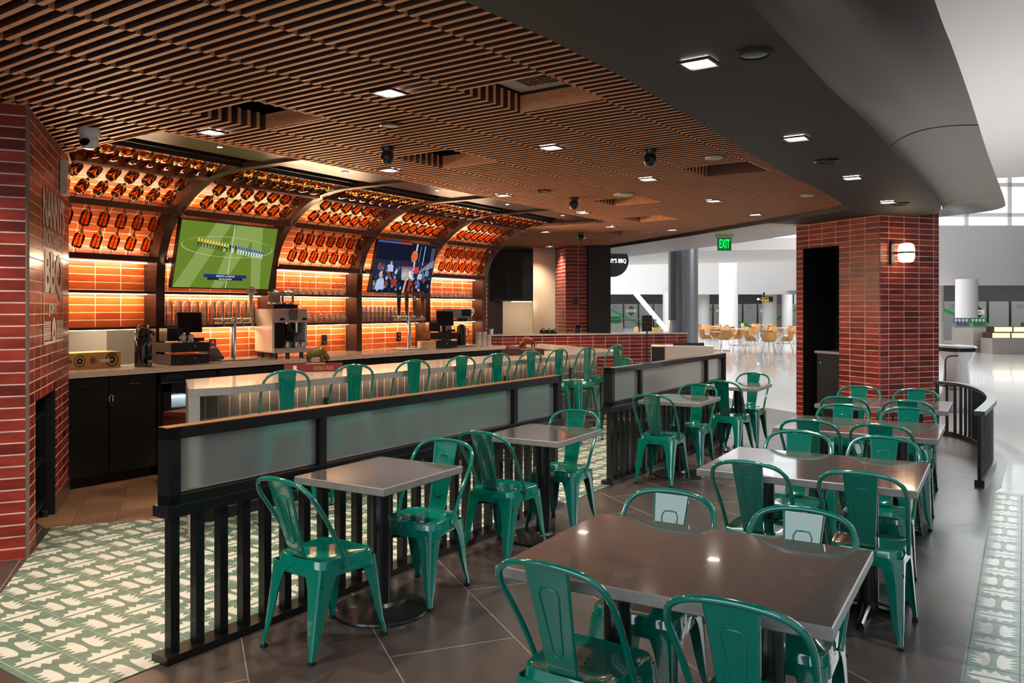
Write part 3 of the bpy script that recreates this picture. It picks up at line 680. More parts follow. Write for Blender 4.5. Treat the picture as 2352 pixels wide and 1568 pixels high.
def fridge(x0, x1, lab, rich):
    xm = (x0+x1)/2; w_ = x1-x0
    t = thing('bar_fridge', (xm, 7.6, 0), 0, lab, 'refrigerator', 'undercounter bar fridges')
    mb = MB(); mb.box(xm, 7.94, .5, w_, .03, .95); mb.box(x0+.015, 7.62, .5, .03, .64, .95); mb.box(x1-.015, 7.62, .5, .03, .64, .95); mb.box(xm, 7.62, .96, w_, .64, .03); mb.box(xm, 7.62, .05, w_, .64, .1)
    mb.build('body', BLACKP, t, world=True, smooth=0)
    mb = MB(); mb.box(xm, 7.29, .93, w_, .04, .08); g = mb.build('grille', BLACKM, t, world=True, smooth=0)
    mb = MB(); mb.box(x0+.15, 7.268, .935, .17, .004, .03); mb.build('name_plate', CHROME, t, world=True, smooth=0)
    text('plate_text', 'PERLICK', (x0+.075, 7.265, .926), (1, 0, 0), .15, .019, BLACKM, t)
    mb = MB()
    for (a, b, c, d) in ((x0+.03, x0+.11, .1, .88), (x1-.09, x1-.01, .1, .88), (x0+.03, x1-.01, .80, .88), (x0+.03, x1-.01, .1, .18)): mb.box((a+b)/2, 7.285, (c+d)/2, b-a, .04, d-c)
    dd = mb.build('door_frame', BLACKM, t, world=True, smooth=0)
    mb = MB(); mb.box(xm, 7.29, .49, w_-.16, .008, .64); mb.build('door_glass', FRIDGEG, dd, world=True, smooth=0)
    mb = MB(); mb.box(xm, 7.33, .80, w_-.2, .02, .012); mb.build('light_strip', lum('fridge_led', (235, 245, 255), 3), t, world=True, smooth=0)
    if rich:
        area('fridge_lamp', (xm, 7.36, .82), (xm, 7.7, .4), w_-.2, .03, 4, (.9, .96, 1))
        for z in (.62, .38): mb = MB(); mb.box(xm, 7.6, z, w_-.08, .5, .012); mb.build('wire_shelf', STEEL, t, world=True, smooth=0)
        for (x, z, a, h, m, n, lb) in ((xm-.0, .68, .34, .1, WHITEG, 'carton', 'white printed carton on the top shelf inside the glass door fridge'), (xm-.08, .45, .3, .12, mat('bag_plastic', (170, 176, 178), .25), 'ingredient_bag', 'grey plastic bag on the middle shelf inside the glass door fridge')):
            mb = MB()
            if n == 'carton': mb.box(x, 7.52, z, a, .3, h)
            else:
                for k in range(2): mb.lathe([(0, -h/2), (a/2*.8, -h/2+.01), (a/2, 0), (a/2*.7, h/2-.02), (0, h/2)], 14, (x+.05*k, 7.5+.05*k, z))
            tag(mb.build(n, m, None), lb, 'box' if n == 'carton' else 'bag')
fridge(4.52, 5.14, 'glass door bar fridge with lit shelves right of the black cabinet', True)
for i, (a, b) in enumerate(((5.16, 6.35), (6.37, 7.55), (7.57, 8.75))):
    fridge(a, b, ['second undercounter fridge, behind the nearest bar stool', 'third undercounter fridge, below the coffee machine and outlet', 'fourth undercounter fridge, whose name plate shows above the third stool'][i], False)
mb = MB(); mb.box(9.5, 7.6, .52, 1.46, .64, .9); mb.box(9.5, 7.275, .9, 1.4, .012, .12); t = mb.build('bar_sink_cabinet', BLACKM, smooth=0); tag(t, 'black steel cabinet below the right end of the back counter', 'cabinet')
# maroon storage box standing on the aisle floor
t = thing('storage_crate', (4.45, 6.55, 0), .15, 'dark brown box with a loose flat lid behind the left end of the bar', 'crate')
mb = MB(); mb.box(0, 0, .33, .46, .4, .65); mb.build('box_body', BROWNBOX, t, smooth=0)
mb = MB(); mb.box(.02, -.02, .675, .5, .42, .04, .1); mb.build('lid', BROWNBOX, t, smooth=0)
# ---- front bar
BARP = [(3.40, 5.13), (3.69, 5.03), (9.95, 5.17), (11.15, 7.2), (10.28, 7.26), (9.5, 5.9), (3.86, 5.86)]
t = thing('bar_counter', (6.5, 5.5, 0), 0, 'long bar with grey quartz top and grey tiled front behind the stools', 'bar counter')
mb = MB(); mb.prism(BARP, .985, 1.04, 1, 0); mb.build('bar_top', [STONE, STONEG], t, world=True, smooth=0)
mb = MB(); mb.prism([(3.40, 5.13), (3.47, 5.10), (3.90, 5.80), (3.86, 5.86)], 0, .984); mb.build('end_panel', STONEG, t, world=True, smooth=0)
mb = MB(); fx0 = [(3.62, 5.42), (3.80, 5.34), (9.82, 5.46), (10.9, 7.2)]
for i in range(3): wallq(mb, fx0[i], fx0[i+1], 0.10, .984, 0, u0=i*2.0)
mb.build('tiled_front', GREYT, t, world=True, smooth=0)
mb = MB()
for i in range(3): wallq(mb, along(fx0[i], fx0[i+1], 0, .03), along(fx0[i], fx0[i+1], math.dist(fx0[i], fx0[i+1]), .03), 0, .11, 0)
mb.build('kick_plate', BLACKM, t, world=True, smooth=0)
mb = MB(); mb.prism([(3.66, 5.45), (9.5, 5.56), (9.5, 5.72), (3.9, 5.72)], .1, .985); mb.build('core', BLACKP, t, world=True, smooth=0)
mb = MB(); mb.box(6.8, 5.33, .98, 6.0, .014, .006, math.radians(1.15)); mb.build('light_strip', LEDW, t, world=True, smooth=0)
for (x0, x1) in ((3.95, 5.4), (5.4, 6.9), (6.9, 8.4), (8.4, 9.8)):
    l = bpy.data.lights.new('bar_lamp', 'AREA'); l.shape = 'RECTANGLE'; l.size = x1-x0; l.size_y = .03; l.energy = 3.0; l.color = (1, .72, .46)
    o = bpy.data.objects.new('bar_lamp', l); C.objects.link(o); yy = 5.30+.02*(x0-3.8); o.location = ((x0+x1)/2, yy-.02, .975); o.rotation_euler = (math.radians(22), 0, math.radians(1.15))
def yfr(x): return 5.34+.02*(x-3.8)-.004
for i, x in enumerate((4.88, 6.04, 7.62, 9.1, 10.0)):
    if x > 9.8: continue
    t = thing('power_outlet', (x, yfr(x), .78), math.radians(1.15), ORD[i]+' black power outlet from the left on the tiled bar front', 'outlet', 'outlets on the bar front')
    MB().box(0, -.006, 0, .085, .012, .125).build('cover_plate', BLACKM, t, smooth=0)
    mb = MB(); [mb.box(dx, -.013, dz, .026, .004, .022) for dx in (0,) for dz in (-.03, .03)]; mb.build('socket', CHROME, t, smooth=0)
for i, x in enumerate((4.43, 6.75, 8.15, 8.75)):
    mb = MB(); mb.tube(spline([(0, 0, 0), (0, -.035, -.005), (.0, -.045, -.03), (.02, -.06, -.03), (.02, -.075, -.01)]), .004, 6)
    mb.box(0, -.003, 0, .02, .006, .03); o = mb.build('purse_hook', BLACKM, loc=(x, yfr(x), .90)); tag(o, ORD[i]+' small black bag hook from the left under the bar top', 'hook', 'bag hooks under the bar')
# ================================================================== BAR EQUIPMENT
ZC = 1.04
def register(x, y, rz, lab):
    t = thing('cash_register', (x, y, ZC), rz, lab, 'cash register', 'black cash registers on the back counter')
    for k in range(2):
        z = .055+k*.118
        mb = MB(); mb.box(0, 0, z, .40, .38, .095); d = mb.build('cash_drawer', BLACKM, t, smooth=0)
        mb = MB(); mb.box(0, -.193, z, .39, .008, .085); mb.build('drawer_front', BLACKP, d, smooth=0)
        mb = MB(); mb.lathe([(0, 0), (.01, 0), (.01, .006), (0, .006)], 10, (.0, 0, 0)); r = mb.v; mb.v = [(vx+.04, -.197-vz, vy+z+.01) for vx, vy, vz in r]; mb.build('lock', CHROME, d)
        for dx in (-.12, .13): mb = MB(); mb.box(dx, -.198, z-.01, .09, .004, .006); mb.build('slot', RUBBER, d, smooth=0)
    for dx in (-.17, .17): mb = MB(); mb.box(dx, -.15, .114, .02, .02, .012); mb.build('spacer', STEEL, t, smooth=0)
    mb = MB(); mb.box(-.10, .02, .30, .17, .18, .13); mb.build('printer', BLACKM, t, smooth=0)
    mb = MB(); mb.box(.07, .03, .26, .045, .03, .14); mb.box(.07, .0, .228, .16, .14, .012); s_ = mb.build('stand', BLACKM, t, smooth=0)
    mb = MB(); mb.box(.07, -.02, .42, .25, .022, .21, 0, tx=.15); m_ = mb.build('monitor', BLACKM, t, smooth=0)
    mb = MB(); mb.box(.07, -.034, .42, .23, .002, .185, 0, tx=.15); mb.build('screen', SCREEN, m_, smooth=0)
    mb = MB(); mb.box(.17, -.02, .245, .1, .05, .035, .3); mb.build('scanner', BLACKP, t)
    return t
register(4.95, 7.58, math.radians(-8), 'cash register with two drawers and a monitor left of the tall beer tap')
register(9.15, 7.68, math.radians(-32), 'cash register with two drawers left of the coffee brewer near the last arch')
for i, dx in enumerate((0, .085)):
    t = thing('table_dial', (4.86+dx, 7.43, 1.262), 0, ['left', 'right'][i]+' of two small round silver dials on top of the cash drawers', 'gauge', 'two round dials on the cash drawers')
    mb = MB(); mb.lathe([(0, 0), (.036, 0), (.036, .012), (0, .012)], 20); mb.v = [(a, -c, b+.05) for a, b, c in mb.v]; q = mb.build('dial', CHROME, t)
    mb = MB(); mb.lathe([(0, .013), (.028, .013), (.028, .014), (0, .014)], 20); mb.v = [(a, -c, b+.05) for a, b, c in mb.v]; mb.build('face', WHITEG, q)
    mb = MB(); mb.box(0, -.005, .008, .05, .03, .016); mb.build('foot', CHROME, t)
mb = MB(); mb.rings([[(x+.0, y, z) for x, y in ((-.09, -.1), (.09, -.1), (.09, .12), (-.09, .12))] for z in (0, .05)]); mb.rings([[(-.085, -.09, .05), (.085, -.09, .05), (.085, .115, .05), (-.085, .115, .05)], [(-.07, -.02, .14), (.07, -.02, .14), (.07, .10, .14), (-.07, .10, .14)]])
tag(mb.build('receipt_printer', mat('dark_plastic', (58, 56, 58), .4), loc=(5.40, 7.74, ZC)), 'dark grey receipt printer between cash drawers and beer tap', 'printer')
# airpot
t = thing('coffee_airpot', (4.48, 7.5, ZC), .3, 'tall black pump coffee pot beside the cash drawers', 'coffee pot')
MB().lathe([(0, 0), (.078, 0), (.08, .01), (.08, .27), (.074, .285), (.06, .29), (0, .29)], 28).build('body', mat('black_gloss', (14, 14, 15), .12, 0, .5), t)
mb = MB(); mb.lathe([(.06, .29), (.068, .30), (.068, .345), (.05, .375), (0, .38)], 20); mb.box(.0, -.06, .335, .05, .08, .03); mb.build('pump_head', BLACKM, t)
mb = MB(); mb.tube(spline([(-.075, 0, .30), (-.1, 0, .33), (-.06, 0, .395), (0, 0, .40), (.06, 0, .395), (.1, 0, .33), (.075, 0, .30)]), .006, 6); mb.build('carry_handle', CHROME, t)
mb = MB(); mb.tube([(0, -.08, .33), (0, -.12, .33), (0, -.125, .30)], .01, 8); mb.build('spout', BLACKM, t)
text('logo_text', 'Curtis', (.0-.03, -.082, .045), (1, 0, 0), .06, .025, WHITEG, t, world=False)
# carton
t = thing('cardboard_box', (4.1, 7.78, ZC), math.radians(4), 'long brown cardboard box printed with round crests in the serving hatch', 'box')
mb = MB(); mb.box(-.03, 0, .075, .54, .26, .15); mb.build('carton', CARD, t, smooth=0)
def disc(mb, x, z, r0, r1, y): 
    n = 24
    for i in range(n):
        a, b = 2*PI*i/n, 2*PI*(i+1)/n
        mb.face([(x+r0*math.cos(a), y, z+r0*math.sin(a)), (x+r1*math.cos(a), y, z+r1*math.sin(a)), (x+r1*math.cos(b), y, z+r1*math.sin(b)), (x+r0*math.cos(b), y, z+r0*math.sin(b))])
for x, r in ((.15, .066), (-.04, .033), (-.17, .055), (-.26, .02)): mb = MB(); disc(mb, x, .075, r*.85, r, -.1315); q = mb.build('crest_print', INK, t, smooth=0); mb = MB(); disc(mb, x, .075, r*.2, r*.55, -.1315); mb.build('crest_center', INK, q, smooth=0)
text('carton_text', 'MONARCH', (.105, -.132, .11), (1, 0, 0), .09, .012, INK, t, world=False)
mb = MB(); mb.box(.08, -.132, .07, .1, .002, .03); mb.build('label_sticker', WHITEG, t, smooth=0)
# beer towers
def tap_tower(x, y, rz, lab, handles):
    t = thing('beer_tap_tower', (x, y, ZC), rz, lab, 'beer tap', 'chrome beer tap towers')
    MB().lathe([(0, 0), (.055, 0), (.055, .012), (.032, .02), (.028, .03), (.028, .42), (0, .42)], 24).build('column', CHROME, t)
    mb = MB(); mb.tube([(-.23, 0, .43), (.23, 0, .43)], .028, 16); mb.lathe([(0, .39), (.034, .39), (.034, .47), (0, .47)], 16); mb.build('crossbar', CHROME, t)
    mb = MB(); mb.box(0, -.03, .008, .42, .2, .016); mb.build('drip_tray', STEEL, t)
    for i in range(4):
        hx = -.165+i*.11
        mb = MB(); mb.tube(spline([(hx, -.02, .43), (hx, -.075, .43), (hx, -.10, .41), (hx, -.11, .365)]), .011, 10); mb.lathe([(0, .42), (.014, .42), (.014, .455), (.006, .475), (0, .475)], 10, (hx, -.075, 0)); f_ = mb.build('faucet', CHROME, t)
    for hx, kind in handles:
        if kind == 'paddle':
            mb = MB(); mb.lathe([(.008, .475), (.014, .50), (.016, .62), (.024, .70), (.012, .71), (0, .71)], 12, (hx, -.075, 0)); h = mb.build('tap_handle', PAPER, t)
            mb = MB(); mb.lathe([(0, -.012), (.05, -.012), (.054, 0), (.05, .012), (0, .012)], 28); mb.v = [(a+hx, -.075+c, b+.755) for a, b, c in mb.v]; q = mb.build('round_badge', PAPER, h)
            text('badge_text', "NANNY'S", (hx-.032, -.0885, .757), (1, 0, 0), .064, .016, INK, h, world=False); text('badge_text', 'BBQ', (hx-.02, -.0885, .733), (1, 0, 0), .04, .016, INK, h, world=False)
        else:
            cols = {'teal': ((24, 30, 36), (30, 150, 140)), 'wood': ((110, 70, 40), (60, 40, 30)), 'olive': ((84, 88, 40), (210, 205, 190)), 'tan': ((120, 90, 60), (60, 50, 40))}[kind]
            mb = MB(); mb.rings([[(hx+a*wd, -.075+b*.014, z) for a, b in ((-1, -1), (1, -1), (1, 1), (-1, 1))] for z, wd in ((.475, .012), (.52, .018), (.66, .024), (.78, .03), (.80, .02))]); h = mb.build('tap_handle', mat('handle_'+kind, cols[0], .4), t, smooth=0)
            mb = MB()
            if kind == 'teal': mb.lathe([(0, 0), (.022, 0), (.022, .004), (0, .004)], 16); mb.v = [(a+hx, -.09-c, b+.735) for a, b, c in mb.v]
            else: mb.box(hx, -.0905, .70, .034, .003, .07)
            mb.build('handle_badge', mat('badge_'+kind, cols[1], .4), h)
            if kind == 'olive': text('badge_text', 'STATE', (hx-.014, -.093, .69), (1, 0, 0), .028, .014, INK, h, world=False)
    return t
tap_tower(5.60, 7.62, math.radians(-8), 'chrome beer tap tower with one white round handle left of the coffee machine', [(.165, 'paddle')])
tap_tower(8.42, 7.62, math.radians(-30), 'chrome beer tap tower with four coloured handles under the basketball screen', [(-.165, 'teal'), (-.055, 'wood'), (.055, 'olive'), (.165, 'tan')])
# espresso machine
t = thing('espresso_machine', (6.25, 7.62, ZC), math.radians(-14), 'large ivory and steel espresso machine with two bean hoppers on the back counter', 'coffee machine', scale=.88)
def bxp(name, m, *a, parent=None, smooth=0, **k): mb = MB(); mb.box(*a, **k); return mb.build(name, m, parent or t, smooth=smooth)
bxp('side_panel', IVORY, -.235, 0, .36, .03, .52, .55); bxp('side_panel', IVORY, .235, 0.02, .40, .03, .48, .45)
bxp('back_panel', STEEL, 0, .24, .36, .46, .02, .54)
mb = MB(); mb.rings([[(x, y, z) for x, y, z in ((-.24, -.27, .46), (.24, -.27, .46), (.24, .24, .46), (-.24, .24, .46))], [(-.24, -.25, .52), (.24, -.25, .52), (.24, .24, .52), (-.24, .24, .52)], [(-.24, -.22, .635), (.24, -.22, .635), (.24, .24, .635), (-.24, .24, .635)]]); hd = mb.build('head_panel', SATIN, t, smooth=0)
bxp('touch_screen', SCREEN, .04, -.262, .555, .11, .012, .16, parent=hd, tx=-.14)
for x in (-.12, .19): bxp('button_pad', BLACKM, x, -.27, .505, .06, .006, .03, parent=hd)
mb = MB(); mb.box(0, -.03, .10, .47, .52, .05); mb.box(0, -.29, .105, .5, .05, .055); mb.build('drip_tray', SATIN, t, smooth=0)
bxp('splash_back', mat('dark_steel', (70, 66, 64), .3, .8), 0, .1, .29, .43, .02, .34)
mb = MB()
for x in (-.18, .18):
    for y in (-.2, .2): mb.lathe([(.028, 0), (.028, .08), (0, .08)], 10, (x, y, 0))
mb.build('foot', BLACKM, t)
mb = MB(); mb.lathe([(0, .36), (.045, .36), (.045, .46), (0, .46)], 16, (.0, -.14, 0)); mb.lathe([(0, .33), (.03, .33), (.03, .46), (0, .46)], 14, (.14, -.14, 0)); mb.tube([(.0, -.14, .38), (.0, -.3, .36)], .012, 8); mb.build('group_head', CHROME, t)
mb = MB(); mb.rings([[(x*s-.0, y*s-.19, z) for x, y in ((-.04, -.03), (.04, -.03), (.04, .03), (-.04, .03))] for z, s in ((.28, .5), (.34, .9), (.44, 1))]); mb.build('grinder_spout', BLACKM, t, smooth=0)
mb = MB(); mb.tube(spline([(-.16, -.2, .46), (-.17, -.26, .42), (-.1, -.27, .38), (-.08, -.24, .30), (-.07, -.22, .18)]), .008, 8); mb.tube([(-.2, -.24, .44), (-.12, -.26, .36)], .012, 8); mb.build('steam_wand', BLACKM, t)
for x in (-.02, .11, .2):
    mb = MB(); mb.lathe([(0, .128), (.036, .128), (.038, .16), (.033, .21), (.036, .225)], 16, (x, -.2, 0)); mb.tube(spline([(x+.034, -.2, .21), (x+.065, -.2, .20), (x+.06, -.2, .16), (x+.036, -.2, .15)]), .004, 6); mb.build('milk_jug', CHROME, t)
bxp('hopper_base', BLACKM, .02, .02, .665, .34, .2, .055)
for x, g in ((-.09, True), (.1, False)):
    mb = MB(); mb.lathe([(.078, .69), (.082, .70), (.082, .84)], 20, (x, .03, 0), cap=False); hp_ = mb.build('bean_hopper', CLEARG, t)
    mb = MB(); mb.lathe([(.083, .84), (.086, .845), (.086, .86), (.03, .875), (.012, .88), (.012, .895), (0, .897)], 20, (x, .03, 0)); mb.build('hopper_lid', CHROME, hp_); mb = MB(); mb.lathe([(.084, .69), (.088, .70), (.084, .72)], 20, (x, .03, 0), cap=False); mb.build('hopper_ring', CHROME, hp_)
    if g: mb = MB(); mb.lathe([(0, .695), (.076, .695), (.078, .80), (0, .815)], 20, (x, .03, 0)); mb.build('coffee_beans', mat('beans', (70, 36, 20), .5, noise=.5, nscale=120), hp_)
mb = MB(); mb.tube(spline([(.2, .0, .64), (.21, 0, .68), (.25, 0, .69), (.28, 0, .66)]), .006, 8); mb.lathe([(0, .64), (.03, .64), (.03, .67), (0, .67)], 12, (.2, .05, 0)); mb.build('valve', CHROME, t)
# wall outlets on the tiles
for i, (s, red) in enumerate(((.78, 1), (2.50, 0), (3.98, 1))):
    x, y = fr(s, .195); t = thing('wall_outlet', (x, y, 1.20), BA, ['black outlet with red switches left of the first beer tap', 'black double outlet right of the espresso machine', 'black outlet with red switches beside the second beer tap'][i], 'outlet')
    MB().box(0, -.006, 0, .085, .012, .13).build('cover_plate', BLACKM, t, smooth=0)
    mb = MB(); [mb.box(0, -.013, z, .03, .004, .03) for z in (-.028, .028)]; mb.build('socket', mat('red_switch', (170, 30, 25), .4) if red else CHROME, t, smooth=0)
# brewer, cups, box
t = thing('coffee_brewer', (9.55, 7.72, ZC), math.radians(-30), 'steel coffee brewer with a black server under its spout near the last arch', 'coffee machine')
mb = MB(); mb.box(-.02, .0, .49, .46, .28, .13); mb.build('brewer_head', STEEL, t, smooth=0)
mb = MB(); mb.box(-.14, .06, .22, .16, .14, .42); mb.build('upright', STEEL, t, smooth=0)
mb = MB(); mb.box(.02, 0, .012, .42, .3, .024); mb.build('base_plate', STEEL, t, smooth=0)
mb = MB(); mb.box(.12, -.142, .5, .14, .01, .1); mb.build('control_panel', BLACKM, t, smooth=0)
mb = MB(); mb.lathe([(0, .43), (.05, .38), (.085, .37), (.09, .44), (0, .44)], 18, (.1, -.05, 0)); mb.tube([(.1, -.1, .4), (.1, -.2, .39)], .014, 8); mb.build('brew_basket', BLACKM, t)
mb = MB(); mb.lathe([(0, .026), (.07, .026), (.07, .27), (.06, .31), (.02, .33), (0, .33)], 20, (.08, -.05, 0)); mb.tube(spline([(.15, -.05, .26), (.19, -.05, .25), (.18, -.05, .16), (.15, -.05, .13)]), .008, 6); mb.build('coffee_server', BLACKM, t)
for i, (dx, n_) in enumerate(((0, 3), (.085, 3), (.165, 2))):
    for k in range(n_):
        x, y = 9.84+dx*.85, 7.50-dx*.5
        o = MB().lathe([(.028, 0), (.03, .002), (.042, .088), (.044, .09), (.041, .09), (.029, .004)], 14, cap=False).build('plastic_cup', CLEARG if 0 else mat('cup_plastic', (205, 200, 196), .3), loc=(x, y, ZC+k*.062+.024*0))
        tag(o, '%s white cup from the bottom in the %s stack right of the coffee brewer' % (ORD[k], ['left', 'middle', 'right'][i]), 'cup', 'stacked cups by the coffee brewer')
mb = MB(); mb.box(0, 0, .055, .22, .16, .11); o = mb.build('napkin_box', mat('kraft', (205, 175, 135), .8), loc=(8.72, 7.56, ZC), smooth=0); o.rotation_euler = (0, 0, math.radians(-30)); tag(o, 'small plain tan box at the foot of the second beer tap', 'box')
# ---- trays with bison statues
def bison(x, y, rz, m, lab, z, flip=1, sc_=1.0):
    t = thing('bison_statue', (x, y, z), rz, lab, 'statue', scale=sc_)
    B_ = [(-.085, .055, .012, .014), (-.075, .075, .022, .028), (-.05, .085, .028, .034), (-.02, .092, .031, .040), (.015, .100, .036, .048), (.04, .102, .036, .052), (.06, .094, .030, .046), (.075, .085, .022, .034)]
    mb = MB(); mb.rings([[(X, ry*math.cos(a), zc+rz_*math.sin(a)) for a in [2*PI*k/14 for k in range(14)]] for X, zc, ry, rz_ in B_])
    mb.rings([[(X, ry*math.cos(a), zc+rz_*math.sin(a)) for a in [2*PI*k/12 for k in range(12)]] for X, zc, ry, rz_ in [(.065, .078, .022, .032), (.085, .070, .024, .032), (.105, .055, .020, .028), (.118, .044, .012, .018), (.122, .042, .006, .01)]])
    for X, Y, fx_ in ((-.07, .015, -.006), (-.055, -.016, .01), (.045, .018, .008), (.06, -.018, -.006)):
        mb.tube(spline([(X, Y, .07), (X+fx_*.5, Y, .045), (X-fx_*.3, Y, .028), (X+fx_, Y, .004), (X+fx_+.006, Y, .0)], 3), [.019, .017, .015, .013, .011, .010, .009, .008, .0075, .007, .007, .008, .009][:13], 8)
    bd = mb.build('body', m, t, smooth=80)
    mb = MB(); mb.rings([[(X, ry*math.cos(a), zc+rz_*math.sin(a)) for a in [2*PI*k/10 for k in range(10)]] for X, zc, ry, rz_ in [(.07, .045, .006, .01), (.09, .035, .014, .02), (.105, .028, .009, .016), (.11, .02, .003, .004)]]); mb.build('beard', m, t, smooth=80)
    for s_ in (-1, 1): mb = MB(); mb.tube(spline([(.09, .018*s_, .092), (.092, .032*s_, .095), (.094, .034*s_, .112)], 3), [.005, .0045, .004, .0035, .003, .0025, .001], 6); mb.build('horn', m, t)
    mb = MB(); mb.tube(spline([(-.084, 0, .075), (-.10, 0, .068), (-.104, .004, .04)], 3), [.004]*5+[.005, .008][:2], 6); mb.build('tail', m, t)
    mb = MB(); mb.rings([[(a_*k, b_*k2, z_) for a_, b_ in ((-.08, -.03), (.08, -.03), (.085, .03), (-.085, .03))] for z_, k, k2 in ((-.012, 1.05, 1.1), (0, .95, 1))]); mb.build('plinth', GOLD, t)
    return t
def tray(x, y, rz, m, lab, txt, Wd=.5):
    t = thing('bar_caddy', (x, y, ZC), rz, lab, 'tray')
    mb = MB(); mb.box(0, -.075, .035, Wd, .01, .07); mb.box(0, .075, .035, Wd, .01, .07); mb.box(-Wd/2+.005, 0, .035, .01, .15, .07); mb.box(Wd/2-.005, 0, .035, .01, .15, .07); mb.box(0, 0, .006, Wd, .15, .012); mb.box(-.06, 0, .04, .008, .14, .055); mb.build('tray_body', m, t, smooth=0)
    mb = MB(); mb.box(.02, -.0, .058, .2, .13, .008); mb.build('statue_rest', m, t, smooth=0)
    if txt:
        text('caddy_text', 'BUFFALO TRACE', (-.0, -.0805, .016), (1, 0, 0), .17, .034, GOLD, t, world=False)
        mb = MB(); mb.box(-.165, -.081, .035, .03, .002, .045); mb.build('barcode_label', PAPER, t, smooth=0)
    else: mb = MB(); mb.box(.06, -.081, .03, .13, .004, .045); mb.build('gold_plate', GOLD, t, smooth=0)
tray(5.03, 5.70, math.radians(-37), MAROON, 'red bar caddy lettered in gold below the greenish bison statue', True)
bison(5.03+.01, 5.70-.022, math.radians(-37), BISON1, 'greenish bronze bison statue on the red caddy', ZC+.075, sc_=1.0)
tray(8.25, 5.62, math.radians(-37), mat('dark_caddy', (52, 22, 20), .4), 'dark brown bar caddy with a gold plate at the far end of the bar', False)
bison(8.25+.05, 5.62-.05, math.radians(143), BISON2, 'reddish bronze bison statue on the dark caddy at the far end of the bar', ZC+.075)
# ================================================================== DIVIDERS
def divider(name, x0, x1, y0, slope, mull, label, nb_):
    ang = math.atan(slope); L = (x1-x0)/math.cos(ang)
    t = thing(name, (x0, y0, 0), ang, label, 'partition', 'black partitions with reeded glass')
    D_ = .085
    mb = MB(); mb.box(L/2, 0, .02, L+.04, D_+.03, .04); mb.build('base_rail', BLACKM, t, smooth=0)
    mb = MB(); mb.box(L/2, 0, .685, L+.03, D_+.03, .05); mb.box(L/2, 0, .73, L, D_, .05); mb.build('middle_rail', BLACKM, t, smooth=0)
    mb = MB(); mb.box(L/2, 0, 1.035, L, D_, .05); mb.build('top_rail', BLACKM, t, smooth=0)
    mb = MB(); mb.box(L/2, 0, 1.063, L, D_-.01, .004); mb.build('wood_cap', mat('cap_wood', (120, 78, 48), .4), t, smooth=0) if name == 'glass_partition' and x0 < 4 else None
    for x in (0.03, L-.03):
        mb = MB(); mb.box(x, 0, .87, .06, D_, .38); mb.build('post', BLACKM, t, smooth=0)
    for x in mull: mb = MB(); mb.box(x, 0, .87, .045, D_-.01, .30); mb.build('mullion', BLACKM, t, smooth=0)
    xs = [.06]+[m for m in mull]+[L-.06]
    for a, b in zip(xs[:-1], xs[1:]):
        a2 = a+(.022 if a != xs[0] else 0); b2 = b-(.022 if b != xs[-1] else 0)
        # reeded pane: ribbed sheet
        n = int((b2-a2)/.0075); mb = MB()
        F_ = []; 
        for k in range(n+1): F_.append((a2+(b2-a2)*k/n, -.004-(.0030 if k % 2 else 0)))
        for k in range(n):
            (xa, ya), (xb, yb) = F_[k], F_[k+1]
            mb.face([(xa, ya, .755), (xb, yb, .755), (xb, yb, 1.01), (xa, ya, 1.01)])
        mb.face([(b2, .003, .755), (a2, .003, .755), (a2, .003, 1.01), (b2, .003, 1.01)])
        mb.build('glass_pane', REED, t, smooth=60)
        mb = MB()
        for zz in (.757, 1.008): mb.box((a2+b2)/2, 0, zz, b2-a2, .03, .006)
        for xx in (a2+.003, b2-.003): mb.box(xx, 0, .88, .006, .03, .25)
        mb.build('glazing_bead', BLACKM, t, smooth=0)
    for k in range(nb_):
        x = .045+(L-.09)*k/(nb_-1); mb = MB(); mb.tube([(x, 0, .04), (x, 0, .66)], .0265, 12) if 0 else mb.box(x, 0, .35, .045, .045, .62); mb.build('baluster', BLACKM, t, smooth=0)
    return t
divider('glass_partition', 2.14, 5.66, 3.42, .028, [.94, 2.86], 'long low black partition with reeded glass between the nearest small tables and the bar', 27)
divider('glass_partition', 6.62, 9.72, 3.575, .028, [.66, 2.48], 'black partition with reeded glass farther back beside the two far small tables', 25)
# ================================================================== TABLES
def table(x, y, rz, sx, sy, label, group, legs, base, z=.74):
    t = thing('dining_table', (x, y, 0), rz, label, 'table', group)
    mb = MB(); b = .004
    mb.rings([[(a*(sx/2-e), c*(sy/2-e), zz) for a, c in ((-1, -1), (1, -1), (1, 1), (-1, 1))] for zz, e in ((z-.04, b), (z-.036, 0), (z-.004, 0), (z, b))])
    mb.mi = [0]*len(mb.f); mb.mi[-1] = 1
    mb.build('tabletop', [TOPE, TOP], t, smooth=0)
    for (lx, ly) in legs:
        mb = MB(); mb.lathe([(.0, .03), (.05, .03), (.05, z-.04), (0, z-.04)], 20, (lx, ly, 0)); mb.build('column', BLACKM, t)
        if base == 'round':
            mb = MB(); mb.lathe([(0, .003), (.25, .003), (.255, .008), (.25, .018), (.15, .024), (.07, .034), (.055, .05), (0, .05)], 40, (lx, ly, 0)); mb.build('base', BLACKM, t)
        else:
            mb = MB()
            for yy in (-1, 1):
                mb.tube([(lx, ly, .035), (lx+.3*yy, ly, .016)], [.03, .016], 10); mb.lathe([(0, .003), (.022, .003), (.022, .012), (0, .012)], 12, (lx+.3*yy, ly, 0))
                mb.tube([(lx, ly, .035), (lx, ly+.14*yy, .016)], [.028, .016], 10)
            mb.lathe([(0, .01), (.06, .02), (.055, .06), (0, .06)], 14, (lx, ly, 0)); mb.build('base', BLACKM, t)
    return t
TA = math.radians(4.3)
table(3.18, 3.075, TA, .67, .59, 'small grey topped table nearest the camera beside the near partition', 'small tables for two along the partitions', [(0, 0)], 'round')
table(4.83, 3.115, TA, .67, .59, 'second small grey topped table beside the near partition', 'small tables for two along the partitions', [(0, 0)], 'round')
